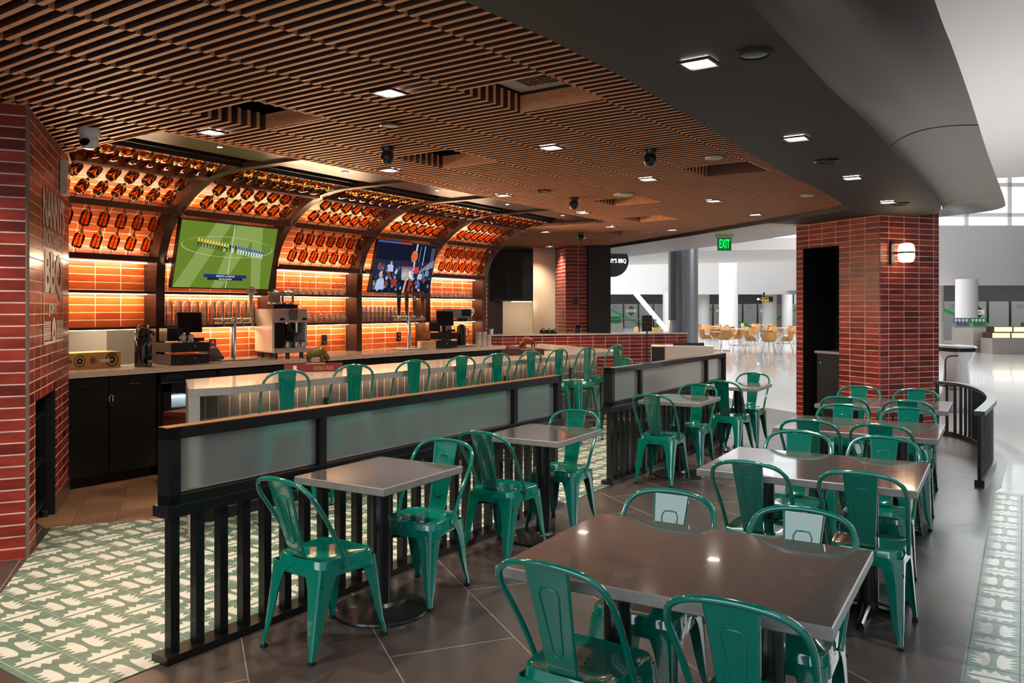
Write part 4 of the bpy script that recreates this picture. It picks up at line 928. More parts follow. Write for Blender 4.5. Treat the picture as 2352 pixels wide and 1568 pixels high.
table(7.42, 3.22, TA, .67, .59, 'small grey topped table beside the nearer half of the far partition', 'small tables for two along the partitions', [(0, 0)], 'round')
table(9.12, 3.25, TA, .67, .59, 'small grey topped table at the far end of the far partition', 'small tables for two along the partitions', [(0, 0)], 'round')
BIG = [(2.683, 1.128), (4.65, 1.225), (6.43, 1.375), (8.13, 1.53)]
for i, (x, y) in enumerate(BIG):
    table(x, y, TA, .826, 1.07, ['large four seat brown table nearest the camera', 'large four seat brown table, second from the camera', 'large four seat brown table, third from the camera', 'large four seat brown table beside the brick pillar'][i], 'large tables for four', [(0, -.27), (0, .27)], 'cross')
# ================================================================== TOLIX CHAIRS
def rsq(hx, hy, r, n=6):
    P = []
    for cx_, cy_, a0 in ((hx-r, hy-r, 0), (-hx+r, hy-r, 90), (-hx+r, -hy+r, 180), (hx-r, -hy+r, 270)):
        for k in range(n+1): a = math.radians(a0+90*k/n); P.append((cx_+r*math.cos(a), cy_+r*math.sin(a)))
    return P
def metal_chair(name, label, cat, zs=.45, tops=None, stool=False):
    t = thing(name, (0, 0, 0), 0, label, cat, scale=.965)
    hs = .175 if not stool else .165
    mb = MB(); R = []
    for k, z, r in ((.02, -.006, .02), (.5, -.005, .05), (.84, -.004, .06), (.92, .002, .06), (.98, .004, .06), (1.0, -.004, .06), (1.015, -.03, .062), (1.03, -.036, .062), (1.04, -.075, .062)):
        rr = min(r, hs*k*.98); R.append([(x, y*(1+.06*(x/hs)), zs+z) for x, y in rsq(hs*k, hs*k, rr)])
    R.reverse(); mb.rings(R, True, False); mb.f.append(list(range(len(mb.v)-len(R[-1]), len(mb.v)))); mb.mi.append(0); mb.uv.append([(0, 0)]*len(R[-1]))
    seat = mb.build('seat', GREEN, t, smooth=50)
    mb = MB()
    for px, py in ((0, 0), (.035, .0), (-.035, 0), (0, .035), (0, -.035), (.035, .035), (-.035, -.035)): mb.lathe([(0, 0), (.0035, 0), (.0035, .0006), (0, .0006)], 8, (px-.02, py, zs-.0052))
    mb.build('drain_holes', RUBBER, seat)
    # legs
    top = zs-.03; H_ = top
    for sx_, sy_ in ((1, 1), (1, -1), (-1, -1), (-1, 1)):
        mb = MB(); R = []
        if not stool: prof = [(1.0, .168), (.975, .142), (.94, .120), (.88, .100), (.78, .084), (.62, .070), (.42, .058), (.22, .042), (.12, .026), (.0, .022)]
        else: prof = [(1.0, .125), (.985, .10), (.96, .085), (.9, .072), (.8, .066), (.6, .058), (.4, .048), (.15, .034), (.08, .024), (0, .022)]
        for f, wd in prof:
            z = H_*f+.004*(1-f); sp = hs*1.035+(.052 if not stool else .065)*(1-f); spx = sp+(.0 if sx_ > 0 else .012*(1-f)); o_ = .004; r_ = .02 if wd > .03 else .008
            cxx, cyy = spx, (sp*1.03 if stool else hs*1.035+(.022 if sx_ > 0 else .006)*(1-f))
            L_ = [(cxx-wd, cyy), (cxx-wd*.5, cyy), (cxx-r_, cyy), (cxx-r_*.3, cyy-r_*.3), (cxx, cyy-r_), (cxx, cyy-wd*.5), (cxx, cyy-wd), (cxx-o_, cyy-wd), (cxx-o_, cyy-wd*.5), (cxx-o_, cyy-r_-.001), (cxx-r_*.4-o_, cyy-r_*.4-o_), (cxx-r_-.001, cyy-o_), (cxx-wd*.5, cyy-o_), (cxx-wd, cyy-o_)]
            R.append([(a*sx_, b*sy_, z) for a, b in L_])
        if sx_*sy_ < 0: R = [r[::-1] for r in R]
        mb.rings(R[::-1]); lg = mb.build('leg', GREEN, t, smooth=40)
        fx_, fy_ = (hs*1.035+(.052 if not stool else .065)+(.012 if sx_ < 0 else 0)), ((hs*1.035+.065)*1.03 if stool else hs*1.035+(.022 if sx_ > 0 else .006))
        mb = MB(); mb.box((fx_-.012)*sx_, (fy_-.012)*sy_, .008, .028, .028, .016); mb.build('foot_cap', RUBBER, lg, smooth=0)
    mb = MB()
    for a in (1, -1): mb.tube([(-.18, -.18*a, zs-.105), (.18, .18*a, zs-.105)], .008, 6)
    mb.build('under_brace', BLACKM, t)
    if stool:
        for z_, dim in ((.30, .225), (.22, .235)):
            pass
        q = hs*1.035+.065*(1-.28)
        for a, b in (((q-.01, q), (q-.01, -q)), ((-q, q), (-q, -q))): mb = MB(); mb.tube([(a[0], a[1], .26), (b[0], b[1], .26)], .009, 8); mb.build('foot_rest', BLACKM, t)
        for a, b in (((q, q), (-q, q)), ((q, -q), (-q, -q))): mb = MB(); mb.tube([(a[0], a[1], .21), (b[0], b[1], .21)], .009, 8); mb.build('foot_rest', BLACKM, t)
    # back hoop
    th = tops-zs
    if not stool: half = [(-.03, .188, -.035), (-.042, .190, .0), (-.110, .196, .12), (-.175, .203, .22), (-.225, .205, .29), (-.260, .188, .345), (-.278, .145, .378), (-.286, .08, .393), (-.288, 0, .398)]
    else: half = [(-.035, .178, -.04), (-.045, .182, .0), (-.085, .188, .12), (-.12, .190, .22), (-.148, .182, .30), (-.166, .155, .35), (-.176, .11, .378), (-.181, .06, .392), (-.183, 0, .397)]
    k_ = th/.398
    P = [(x, y, zs+z*k_) for x, y, z in half]; P = P+[(x, -y, z) for x, y, z in P[-2::-1]]
    mb = MB(); mb.tube(spline(P, 4), .0115, 10); mb.build('back_hoop', GREEN, t, smooth=80)
    # splat
    SP = [(-.145, .056, -.004), (-.166, .056, .012), (-.184, .058, .05), (-.204, .062, .12), (-.233, .069, .22), (-.260, .076, .31), (-.282, .082, .385)]
    if stool: SP = [(a+.008, b*.88, c) for a, b, c in SP]
    if stool: SP = [(-.14, .05, -.004), (-.155, .05, .012), (-.16, .052, .08), (-.165, .058, .18), (-.172, .066, .30), (-.178, .073, .385)]
    mb = MB(); R = []
    for x, hw, z in SP:
        z2 = zs+z*k_; R.append([(x-.0, hw, z2), (x-.006, hw*.93, z2), (x-.007, 0, z2), (x-.006, -hw*.93, z2), (x, -hw, z2), (x+.006, -hw, z2+.0), (x+.001, -hw*.9, z2), (x+.0, 0, z2), (x+.001, hw*.9, z2), (x+.006, hw, z2)])
    mb.rings(R); sp_ = mb.build('back_splat', GREEN, t, smooth=30)
    def xs(z):
        zz = z/k_
        for (x0_, _, z0_), (x1_, _, z1_) in zip(SP[:-1], SP[1:]):
            if z0_ <= zz <= z1_: return x0_+(x1_-x0_)*(zz-z0_)/(z1_-z0_)
        return SP[-1][0]
    mb = MB()
    za, zb = .09*k_, .315*k_; wa, wb_ = .018, .036
    for off in (-.0085, .002):
        loop = [(wa, za), (wa+(wb_-wa)*.5, (za+zb)/2), (wb_, zb-.02), (wb_*.7, zb), (0, zb+.002), (-wb_*.7, zb), (-wb_, zb-.02), (-(wa+(wb_-wa)*.5), (za+zb)/2), (-wa, za), (-wa*.5, za-.012), (wa*.5, za-.012)]
        mb.tube([(xs(z)+off, y, zs+z) for y, z in loop], .0030, 6, closed=True)
    mb.build('pressed_rib', GREEN, sp_, smooth=80)
    return t
CH0 = metal_chair('metal_chair', 'x', 'chair', .45, .85)
ST0 = metal_chair('bar_stool', 'x', 'bar stool', .75, 1.17, True)
cu = [False, False]
def chair(x, y, deg, lab, grp, tr=None):
    """x,y is the chair centre; deg its facing"""
    if not cu[0]:
        cu[0] = True; CH0.location = (x, y, .004); CH0.rotation_euler = (0, 0, math.radians(deg)); CH0['label'] = lab; CH0['group'] = grp; return CH0
    return dup(CH0, (x, y, .004), math.radians(deg), lab, grp)
gS = 'green metal chairs at the small tables'; gB = 'green metal chairs at the large tables'
BK = .278  # back of the hoop behind the seat centre (scaled)
small = [((2.455, 3.02), -1, 'green metal chair on the near side of the nearest small table'),
         ((3.77, 3.11), 189, 'green metal chair across the nearest small table, facing the camera'),
         ((4.12, 3.13), 2, 'green metal chair on the near side of the second small table'),
         ((5.43, 3.20), 188, 'green metal chair at the far end of the near partition, facing the camera'),
         ((6.78, 3.22), 5, 'green metal chair nearest the camera beside the far partition'),
         ((8.04, 3.28), 184, 'green metal chair between the two far small tables, facing the camera'),
         ((8.50, 3.22), 0, 'green metal chair between the two far small tables, turned away from the camera'),
         ((9.80, 3.30), 182, 'green metal chair standing last along the far partition, at the edge of the white floor')]
for (bx_, by_), dg, lab in small:
    a = math.radians(dg); chair(bx_+BK*math.cos(a), by_+BK*math.sin(a), dg, lab, gS)
rows = ['nearest large table', 'second large table', 'third large table', 'large table beside the brick pillar']
big = [[(2.10, 1.35, 2), (2.11, .775, 3)], [(3.26, 1.45, 184), (3.26, .90, 182)],
       [(4.09, 1.415, 2), (4.13, .884, 3)], [(5.32, 1.50, 185), (5.37, 1.01, 183)],
       [(5.88, 1.60, 4), (5.92, 1.14, 2)], [(7.0, 1.625, 185), (7.05, 1.15, 184)],
       [(7.59, 1.76, 3), (7.58, 1.245, 4)], [(8.74, 1.875, 184), (8.73, 1.355, 184)]]
for i, pr in enumerate(big):
    for j, (bx_, by_, dg) in enumerate(pr):
        a = math.radians(dg); lab = '%s %s side green metal chair at the %s' % ('left' if j == 0 else 'right', 'near' if i % 2 == 0 else 'far', rows[i//2])
        chair(bx_+BK*math.cos(a), by_+BK*math.sin(a), dg, lab, gB)
st = [(4.115, 4.95, 66), (4.86, 5.0, 68), (5.59, 4.99, 72), (6.32, 5.02, 74), (6.93, 5.03, 72), (7.55, 5.02, 80), (8.1, 5.0, 82), (8.64, 4.93, 84), (9.42, 4.95, 84)]
for i, (bx_, by_, dg) in enumerate(st):
    a = math.radians(dg); x, y = bx_+.175*math.cos(a), by_+.175*math.sin(a)-.0
    lab = ['green metal bar stool nearest the camera, at the left end of the bar', 'second green bar stool from the left', 'third green bar stool from the left', 'fourth green bar stool from the left', 'fifth green bar stool from the left', 'sixth green bar stool from the left', 'seventh green bar stool from the left, just clear of the near partition', 'eighth green bar stool from the left, its seat in full view', 'last green bar stool at the right end of the bar, seen almost side on'][i]
    if i == 0: ST0.location = (x, y, .004); ST0.rotation_euler = (0, 0, a); ST0['label'] = lab; o = ST0
    else: o = dup(ST0, (x, y, .004), a, lab)
    o['group'] = 'green bar stools along the bar'
chair(11.35, 6.05, 160, 'lone green metal chair standing beyond the last bar stool', 'green metal chair by the brick wall')
# ================================================================== CURVED RAIL at right
t = thing('curved_railing', (10, .95, 0), 0, 'low black railing with vertical bars curving round the dining area', 'railing')
RP = spline([(11.72, 1.60), (11.6, 1.36), (11.23, 1.137), (10.7, .965), (10.1, .85), (9.5, .80), (8.46, .80)], 6)
LEN = [0]
for a, b in zip(RP[:-1], RP[1:]): LEN.append(LEN[-1]+(b-a).length)
def rail(z, w_, h_, name, m):
    mb = MB(); R = []
    for i, p in enumerate(RP):
        tn = (RP[min(i+1, len(RP)-1)]-RP[max(i-1, 0)]).normalized(); nx, ny = -tn.y, tn.x
        R.append([(p.x+nx*w_/2, p.y+ny*w_/2, z-h_/2), (p.x-nx*w_/2, p.y-ny*w_/2, z-h_/2), (p.x-nx*w_/2, p.y-ny*w_/2, z+h_/2), (p.x+nx*w_/2, p.y+ny*w_/2, z+h_/2)])
    mb.rings(R); mb.build(name, m, t, world=True, smooth=30)
rail(.66, .09, .04, 'top_rail', mat('rail_cap', (70, 72, 74), .28, .4)); rail(.03, .08, .06, 'base_rail', BLACKM)
RP2 = [Vector(p) for p in RP]
tot = LEN[-1]; nbar = 30
for k in range(nbar):
    d = .03+(tot-.06)*k/(nbar-1); i = 0
    while i < len(LEN)-2 and LEN[i+1] < d: i += 1
    p = RP2[i].lerp(RP2[i+1], (d-LEN[i])/(LEN[i+1]-LEN[i]))
    mb = MB(); mb.box(p.x, p.y, .35, .034, .034, .60); mb.build('baluster', BLACKM, t, world=True, smooth=0)
# ================================================================== CEILING FIXTURES
def downlight(x, y, z, lab, grp, power, col, rz=0, sz=.14):
    t = thing('recessed_downlight', (x, y, z), rz, lab, 'ceiling light', grp)
    mb = MB()
    for a, b, c, d in ((0, sz/2+.008, sz+.032, .016), (0, -sz/2-.008, sz+.032, .016), (sz/2+.008, 0, .016, sz), (-sz/2-.008, 0, .016, sz)): mb.box(a, b, -.002, c, d, .012)
    mb.build('trim_frame', MATS['fix_trim'] if 'fix_trim' in MATS else mat('fix_trim', (60, 48, 42), .4), t, smooth=0)
    MB().box(0, 0, .006, sz, sz, .008).build('lens', LAMP, t, smooth=0)
    l = bpy.data.lights.new('downlight_lamp', 'SPOT'); l.energy = power; l.color = col; l.spot_size = math.radians(120); l.spot_blend = .8; l.shadow_soft_size = .06
    o = bpy.data.objects.new('downlight_lamp', l); C.objects.link(o); o.location = (x, y, z-.02)
n = 0
rowA = [(3.63, 3.44), (5.61, 3.54), (7.54, 3.61), (9.51, 3.69)]; rowB = [(3.69, 5.28), (5.65, 5.36), (7.66, 5.48), (9.66, 5.59), (11.54, 6.18)]
rowC = [(11.69, 7.50), (13.0, 7.55), (11.2, 3.75), (12.6, 5.6), (14.5, 9.2)]
gA = 'square downlights in the slatted ceiling'
for i, (x, y) in enumerate(rowA): downlight(x, y, 2.898, ORD[i]+' square downlight from the camera in the slat row over the partitions', gA, DL, WARM2)
for i, (x, y) in enumerate(rowB): downlight(x, y, 2.898, ORD[i]+' square downlight from the camera in the slat row over the bar', gA, DL, WARM2)
for i, (x, y) in enumerate(rowC): downlight(x, y, 2.898, ['square downlight in the slats straight beyond the last arch', 'farthest square downlight in the slats beyond the last arch', 'square downlight in the slats close to the corner of the dark soffit', 'square downlight in the far slats beside the black fascia', 'square downlight in the farthest slats before the kitchen'][i], gA, DL*.9, WARM2)
for i, (x, y) in enumerate([(3.94, 1.605), (6.08, 1.735), (8.22, 1.825), (10.33, 1.905)]): downlight(x, y, ZS-.009, ORD[i]+' square downlight from the camera in the dark soffit over the large tables', 'square downlights in the dark soffit', DL*1.0, (1, .92, .84))
for i, (x, y) in enumerate([(1.66, 3.35), (-.3, 3.2), (1.72, 5.15), (-.3, 5.1)]): downlight(x, y, 2.898, ['added square downlight in the slats just above the camera', 'added square downlight in the slats behind the camera', 'added square downlight in the slats beside the left brick wall', 'added square downlight in the slats left of the camera'][i], gA, DL, WARM2)  # rows continued out of view, added to brighten the left wall
def rdisc(name, x, y, z, r, lab, cat, m1, m2, grp=None):
    t = thing(name, (x, y, z), 0, lab, cat, grp)
    MB().lathe([(r*.8, 0), (r, 0), (r, -.012), (r*.8, -.018), (r*.8, 0)], 28, cap=False).build('rim', m1, t)
    MB().lathe([(0, -.02), (r*.8, -.012), (r*.8, 0), (0, 0)], 28).build('grille', m2, t)
GR = mat('speaker_cloth', (40, 38, 38), .8); OFFW = mat('offwhite_plastic', (205, 195, 185), .5)
rdisc('ceiling_speaker', 7.17, 1.80, ZS, .10, 'round black speaker in the dark soffit between second and third downlights', 'speaker', BLACKM, GR)
rdisc('ceiling_speaker', 10.6, 1.82, ZS, .10, 'round black speaker in the dark soffit near its rounded corner', 'speaker', BLACKM, GR)
rdisc('ceiling_speaker', 3.95, .98+.35, ZS, .09, 'round dark speaker in the soffit at the top edge of the picture', 'speaker', GR, BLACKM)
for i, (x, y) in enumerate([(4.25, 4.02), (6.75, 2.62), (8.35, 4.31), (7.6, 4.9), (9.6, 2.62)]):
    rdisc('smoke_detector', x, y, 2.896, .075 if i != 2 else .11, ['pale round detector between slats left of the large air vent', 'round detector at the edge between slats and dark soffit', 'pale round light disc in the middle of the slatted ceiling', 'small brown round detector in the slats over the bar end', 'small round detector in the slats near the soffit corner'][i], 'detector', BRONZE if i in (0, 3) else OFFW, OFFW if i != 3 else BRONZE)
# black dome cameras
for i, (x, y) in enumerate([(4.85, 4.62), (6.15, 2.93), (8.30, 4.93), (12.2, 7.1)]):
    t = thing('dome_camera', (x, y, 2.9), 0, ['black ceiling camera hanging left of the second ceiling opening', 'black ceiling camera hanging near the dark soffit edge', 'black ceiling camera hanging beside the fourth ceiling opening', 'black ceiling camera far back beyond the last arch'][i], 'camera', 'black ceiling cameras')
    MB().lathe([(0, 0), (.055, 0), (.055, -.03), (.05, -.04), (0, -.04)], 20).build('mount', BLACKM, t)
    mb = MB(); mb.lathe([(0, -.04), (.045, -.04), (.055, -.07), (.05, -.11), (.03, -.135), (0, -.14)], 20); h = mb.build('housing', BLACKM, t)
    mb = MB(); mb.lathe([(0, 0), (.02, 0), (.018, .012), (0, .014)], 14); mb.v = [(-.045-c, b, a-.09) for a, b, c in mb.v]; mb.build('lens', SCREEN, h)
t = thing('dome_camera', (3.12, 5.92, 2.9), math.radians(215), 'white dome camera with a dark lens under the slats by the left brick wall', 'camera')
MB().lathe([(0, .0), (.075, 0), (.078, -.03), (.072, -.055), (0, -.055)], 24).build('base', WHITEG, t)
mb = MB(); mb.lathe([(.06, -.05), (.066, -.08), (.058, -.12), (.035, -.145), (0, -.152)], 24); h = mb.build('ball', WHITEG, t)
mb = MB(); mb.lathe([(0, 0), (.036, 0), (.034, .014), (0, .018)], 18); v = []
for a, b, c in mb.v: v.append((.045+c*.8+.01, a, b*.8-.098-c*.5))
mb.v = v; mb.build('lens', SCREEN, h)
# fire alarm on left pillar
p = along(LP0, LP1, 1.52, -.03); fa = math.atan2(1.675, 1.103)
t = thing('fire_alarm', (p[0], p[1], 2.66), fa, 'white fire alarm strobe high on the left brick wall', 'alarm')
mb = MB(); mb.box(0, 0, 0, .17, .05, .27); mb.build('housing', WHITEG, t, smooth=0)
mb = MB(); mb.box(.01, -.035, .075, .10, .03, .06); mb.build('strobe_lens', CHROME, t, smooth=0)
text('fire_text', 'F\nI\nR\nE', (-.06, -.0265, -.10), (1, 0, 0), .022, .13, mat('red_ink', (180, 30, 30), .5), t, world=False)
# painted sign on the left wall
t = thing('painted_wall_sign', (*along(LP0, LP1, 1.1, -.002), 1.34), fa, "painted pale sign reading NANNY'S NORTHWEST BBQ JOINT on the left brick wall", 'sign')
def pt(s, txt, s0, s1, z0, z1, bold=.0): return text('sign_text', txt, (*along(LP0, LP1, s0, -.003), z0), (1.103, 1.675, 0), s1-s0, z1-z0, PAPER, t, ext=.002, bold=bold)
pt(0, "NANNY'S", .60, 1.70, 2.20, 2.49, .015); pt(0, 'NORTHWEST', .68, 1.56, 2.055, 2.185, .01); pt(0, 'BBQ', .68, 1.56, 1.66, 2.03, .03); pt(0, 'JOINT', .86, 1.28, 1.54, 1.645, .02)
mb = MB()
def sq(s0, s1, z0, z1):
    a, b = along(LP0, LP1, s0, -.004), along(LP0, LP1, s1, -.004); mb.face([(a[0], a[1], z0), (b[0], b[1], z0), (b[0], b[1], z1), (a[0], a[1], z1)])
sq(.625, .65, 1.34, 2.19); sq(1.585, 1.61, 1.34, 2.19); sq(.625, 1.61, 1.34, 1.36)
for k in range(9): z = 1.375+k*.0155; sq(.65, .98-.03*math.sin(k*.35), z, z+.008); sq(1.24+.03*math.sin(k*.35), 1.585, z, z+.008)
mb.build('sign_lines', PAPER, t, world=True, smooth=0)
mb = MB(); n_ = 28; P_ = []
for i in range(n_): a = 2*PI*i/n_; q = along(LP0, LP1, 1.11+.105*math.cos(a), -.005); P_.append((q[0], q[1], 1.435+.10*math.sin(a)))
mb.face(P_); mb.build('sign_emblem', PAPER, t, world=True, smooth=0)
mb = MB(); P_ = []
for a, b in ((-.03, -.02), (.01, -.045), (.045, -.02), (.04, .01), (-.005, .03)): q = along(LP0, LP1, 1.11+a, -.0062); P_.append((q[0], q[1], 1.42+b))
mb.face(P_); mb.build('emblem_figure', mat('emblem_red', (120, 50, 42), .5), t, world=True, smooth=0)
# black cart in the left niche
t = thing('service_cart', (*along(LP0, LP1, .76, .24), 0), fa, 'black shelf unit standing in the niche of the left brick wall', 'shelf')
for z in (.12, .45, .80): mb = MB(); mb.box(0, 0, z, .82, .36, .02); mb.build('shelf_board', BLACKM, t, smooth=0)
for x in (-.4, .4):
    for y in (-.17, .17): mb = MB(); mb.box(x, y, .46, .02, .02, .86); mb.build('post', BLACKM, t, smooth=0); mb = MB(); mb.lathe([(0, 0), (.03, .01), (.03, .05), (0, .06)], 10, (x, y, 0)); mb.build('caster', RUBBER, t)
# ceiling openings: fans/vents
def vent(x, y, z, lab, white):
    t = thing('air_vent', (x, y, z), 0, lab, 'vent', 'air vents in the ceiling openings')
    mb = MB(); mb.box(0, 0, .01, .58, .58, .02); mb.build('panel', OFFW if white else PLENUM, t, smooth=0)
    mb = MB(); mb.box(0, -.0, -.004, .34, .30, .01); mb.build('grille_back', BLACKM, t, smooth=0)
    mb = MB()
    for k in range(5): mb.box(-.09, -.13+.03*k, -.012, .14, .008, .012); mb.box(.09, .0+.03*k, -.012, .14, .008, .012); mb.box(-.15+.03*k, .08, -.012, .008, .12, .012); mb.box(.03+.03*k, -.08, -.012, .008, .12, .012)
    mb.build('louvre', STEEL, t, smooth=0)
vent(4.2, 2.78, 3.03, 'square air vent with louvres in the pale nearest ceiling opening', True)
vent(7.45, 2.78, 3.03, 'square air vent in the ceiling opening near the soffit corner', True)
# exit sign
t = thing('exit_sign', (13.35, 5.0, 2.80), ANG-PI/2+.12, 'green lit EXIT sign hanging from the soffit', 'exit sign')
mb = MB(); mb.box(0, 0, .02, .27, .10, .06); mb.build('canopy', OFFW, t, smooth=0)
mb = MB(); mb.box(0, 0, -.115, .24, .02, .22); mb.build('sign_panel', mat('exit_panel', (0, 70, 30), .3, emit=(0, 120, 45), estr=.35), t, smooth=0)
text('exit_text', 'EXIT', (-.09, -.0125, -.185), (1, 0, 0), .18, .15, EXITG, t, world=False, bold=.02)
# wall sconce on the right pillar
p = along(Q1, Q2, .19, -.0); qa = math.atan2(Q2[1]-Q1[1], Q2[0]-Q1[0])
t = thing('wall_lamp', (p[0], p[1], 2.34), qa, 'glowing white globe wall lamp with a black band on the right brick pillar', 'wall lamp')
mb = MB(); mb.box(.0, -.02, 0, .055, .04, .30); mb.box(.07, -.07, .132, .17, .03, .014, -.6); mb.build('back_plate', BLACKM, t, smooth=0)
mb = MB(); mb.tube([(.0, -.03, 0), (.05, -.09, 0)], .012, 8); mb.build('arm', BLACKM, t)
GP = [(0, -.125), (.06, -.125), (.086, -.112), (.099, -.08), (.103, -.02), (.103, .04), (.096, .09), (.078, .115), (.05, .125), (0, .125)]
mb = MB(); mb.lathe(GP, 28, (.125, -.14, 0)); mb.build('globe', GLOBE, t)
mb = MB(); mb.lathe([(.102, -.01), (.107, -.01), (.107, .012), (.102, .012)], 28, (.125, -.14, 0), cap=False); mb.build('band', BLACKM, t)
l = bpy.data.lights.new('globe_lamp', 'POINT'); l.energy = 7; l.color = (1, .62, .3); l.shadow_soft_size = .11
lo = bpy.data.objects.new('globe_lamp', l); C.objects.link(lo); q = Matrix.Rotation(qa, 4, 'Z') @ Vector((.13, -.30, 0)); lo.location = (p[0]+q.x*.6, p[1]+q.y*.6, 2.34)
# second wall lamp, on the far left corner of the pillar
p2 = along(Q3, Q0, math.dist(Q3, Q0)-.38)
t = thing('wall_lamp', (p2[0], p2[1], 2.30), math.atan2(Q0[1]-Q3[1], Q0[0]-Q3[0]), 'second globe wall lamp peeking past the left edge of the brick pillar', 'wall lamp')
MB().lathe(GP, 24, (.05, -.16, 0)).build('globe', GLOBE, t); MB().lathe([(.102, -.01), (.107, -.01), (.107, .012), (.102, .012)], 24, (.05, -.16, 0), cap=False).build('band', BLACKM, t); MB().box(.05, -.02, 0, .07, .04, .3).build('back_plate', BLACKM, t, smooth=0)
# niche contents in the right pillar: counter shelf + cabinet
def np_(s, off): return along(Q0, Q1, s, off)
t = thing('niche_cabinet', (*np_(.62, .3), 0), math.atan2(Q1[1]-Q0[1], Q1[0]-Q0[0]), 'black locked cabinet with a steel top inside the pillar niche', 'cabinet')
mb = MB(); mb.box(0, 0, .48, .48, .5, .96); mb.build('body', BLACKM, t, smooth=0)
mb = MB(); mb.box(-.0, -.01, .975, .50, .56, .035); mb.build('steel_top', STEEL, t, smooth=0)
mb = MB(); mb.lathe([(0, 0), (.014, 0), (.014, .01), (0, .012)], 12); mb.v = [(a-.16, -.252-c, b+.82) for a, b, c in mb.v]; mb.box(-.11, -.256, .82, .02, .012, .02, .5); mb.build('lock', CHROME, t)
# ================================================================== KITCHEN CORNER
def cf(px_r, D): return (D*math.cos(ANG)+px_r*math.sin(ANG), D*math.sin(ANG)-px_r*math.cos(ANG))   # concourse grid: right, forward
mb = MB()
def wl(r0, d0, r1, d1, z0, z1, mi): wallq(mb, cf(r0, d0), cf(r1, d1), z0, z1, mi)
wl(-.46, 18.2, -.2, 18.2, .9, 3.0, 1); wl(-.2, 18.2, .46, 18.2, .9, 1.78, 0); wl(-.2, 18.2, -.2, 17.2, .9, 1.78, 1); wl(-.55, 17.0, -.2, 17.2, .9, 3.0, 1)
wl(.45, 17.5, .95, 17.9, .9, 3.0, 0); wl(-.6, 19, 3.0, 19, .0, .9, 1); wl(-.2, 17.8, .46, 17.8, 1.78, 3, 1)
struct(mb.build('wall_kitchen', [CREAM, mat('brown_panel', (70, 58, 50), .5)], smooth=0))
t = thing('kitchen_hood', (*cf(-.0, 17.3), 1.76), ANG-PI/2, 'black overhead kitchen cabinets left of the cream panel behind the low brick wall', 'cabinet')
mb = MB(); mb.box(-.02, 0, .5, .9, .5, 1.0); mb.build('body', BLACKM, t, smooth=0)
for x in (-.22, .08): mb = MB(); mb.box(x, -.256, .45, .28, .012, .8); mb.build('door', BLACKP, t, smooth=0)
mb = MB(); mb.box(.2, 0, -.008, .42, .03, .01); mb.build('light_strip', LEDW, t, smooth=0)
l = area('hood_lamp', (*cf(.15, 17.4), 1.74), (*cf(.15, 18.1), .9), .6, .06, 5, WARM2)
mb = MB(); wl(.93, 17.75, 1.1, 16.9, .9, 3.0, 0); wl(1.1, 16.9, 1.55, 16.95, .9, 3.0, 0); wl(1.55, 16.95, 1.6, 17.8, .9, 3, 0)
struct(mb.build('wall_kitchen_pillar', RED, smooth=0))
mb = MB(); a = cf(1.31, 16.90); mb.box(a[0], a[1], 1.75, .1, .02, .1, ANG-PI/2); o = mb.build('wall_switch', BLACKM, smooth=0); tag(o, 'small square black switch on the far brick pillar', 'switch')
mb = MB(); a = cf(1.79, 17.0); mb.box(a[0], a[1], 1.85, .46, .3, 2.1, ANG-PI/2); o = mb.build('wall_black_panel', BLACKP, smooth=0); struct(o)
t = thing('tablet_stand', (*cf(1.30, 16.3), 1.11), ANG-PI/2+.3, 'small tilted tablet on a stand on the low brick wall', 'tablet')
mb = MB(); mb.box(0, 0, .09, .14, .012, .18, 0, tx=-.25); mb.build('frame', STEEL, t, smooth=0); mb = MB(); mb.box(0, -.008, .09, .12, .004, .16, 0, tx=-.25); mb.build('screen', SCREEN, t, smooth=0)
for i, (r, d) in enumerate(((.62, 16.4), (.74, 16.35), (.84, 16.3))):
    mb = MB(); mb.lathe([(0, 0), (.06, .0), (.075, .03), (.06, .07), (0, .08)], 12); mb.tube(spline([(-.06, 0, .05), (-.03, 0, .1), (.03, 0, .1), (.06, 0, .05)], 3), .006, 6)
    o = mb.build('kitchen_pan', BLACKM, loc=(*cf(r, d), 1.112)); tag(o, ['left', 'middle', 'right'][i]+' small black handled pot on the low brick wall ledge', 'pot', 'black pots on the ledge')
o = MB().lathe([(0, 0), (.03, 0), (.042, .1), (0, .1)], 14).build('paper_cup', WHITEG, loc=(*cf(-.40, 15.9), 1.112)); tag(o, 'white paper cup at the left end of the low brick wall', 'cup')
# round hanging sign
a = cf(2.27, 18.6); t = thing('round_sign', (a[0], a[1], 2.68), ANG-PI/2, "round dark hanging sign with lit letters ending in Y'S BBQ", 'sign')
mb = MB(); mb.lathe([(0, -.05), (.36, -.05), (.36, .05), (0, .05)], 48); mb.v = [(x, -z, y) for x, y, z in mb.v]; mb.build('disc', mat('sign_grey', (70, 76, 80), .4), t)
text('sign_text', "NANNY'S BBQ", (-.30, -.052, -.06), (1, 0, 0), .60, .11, LITW, t, world=False, bold=0)
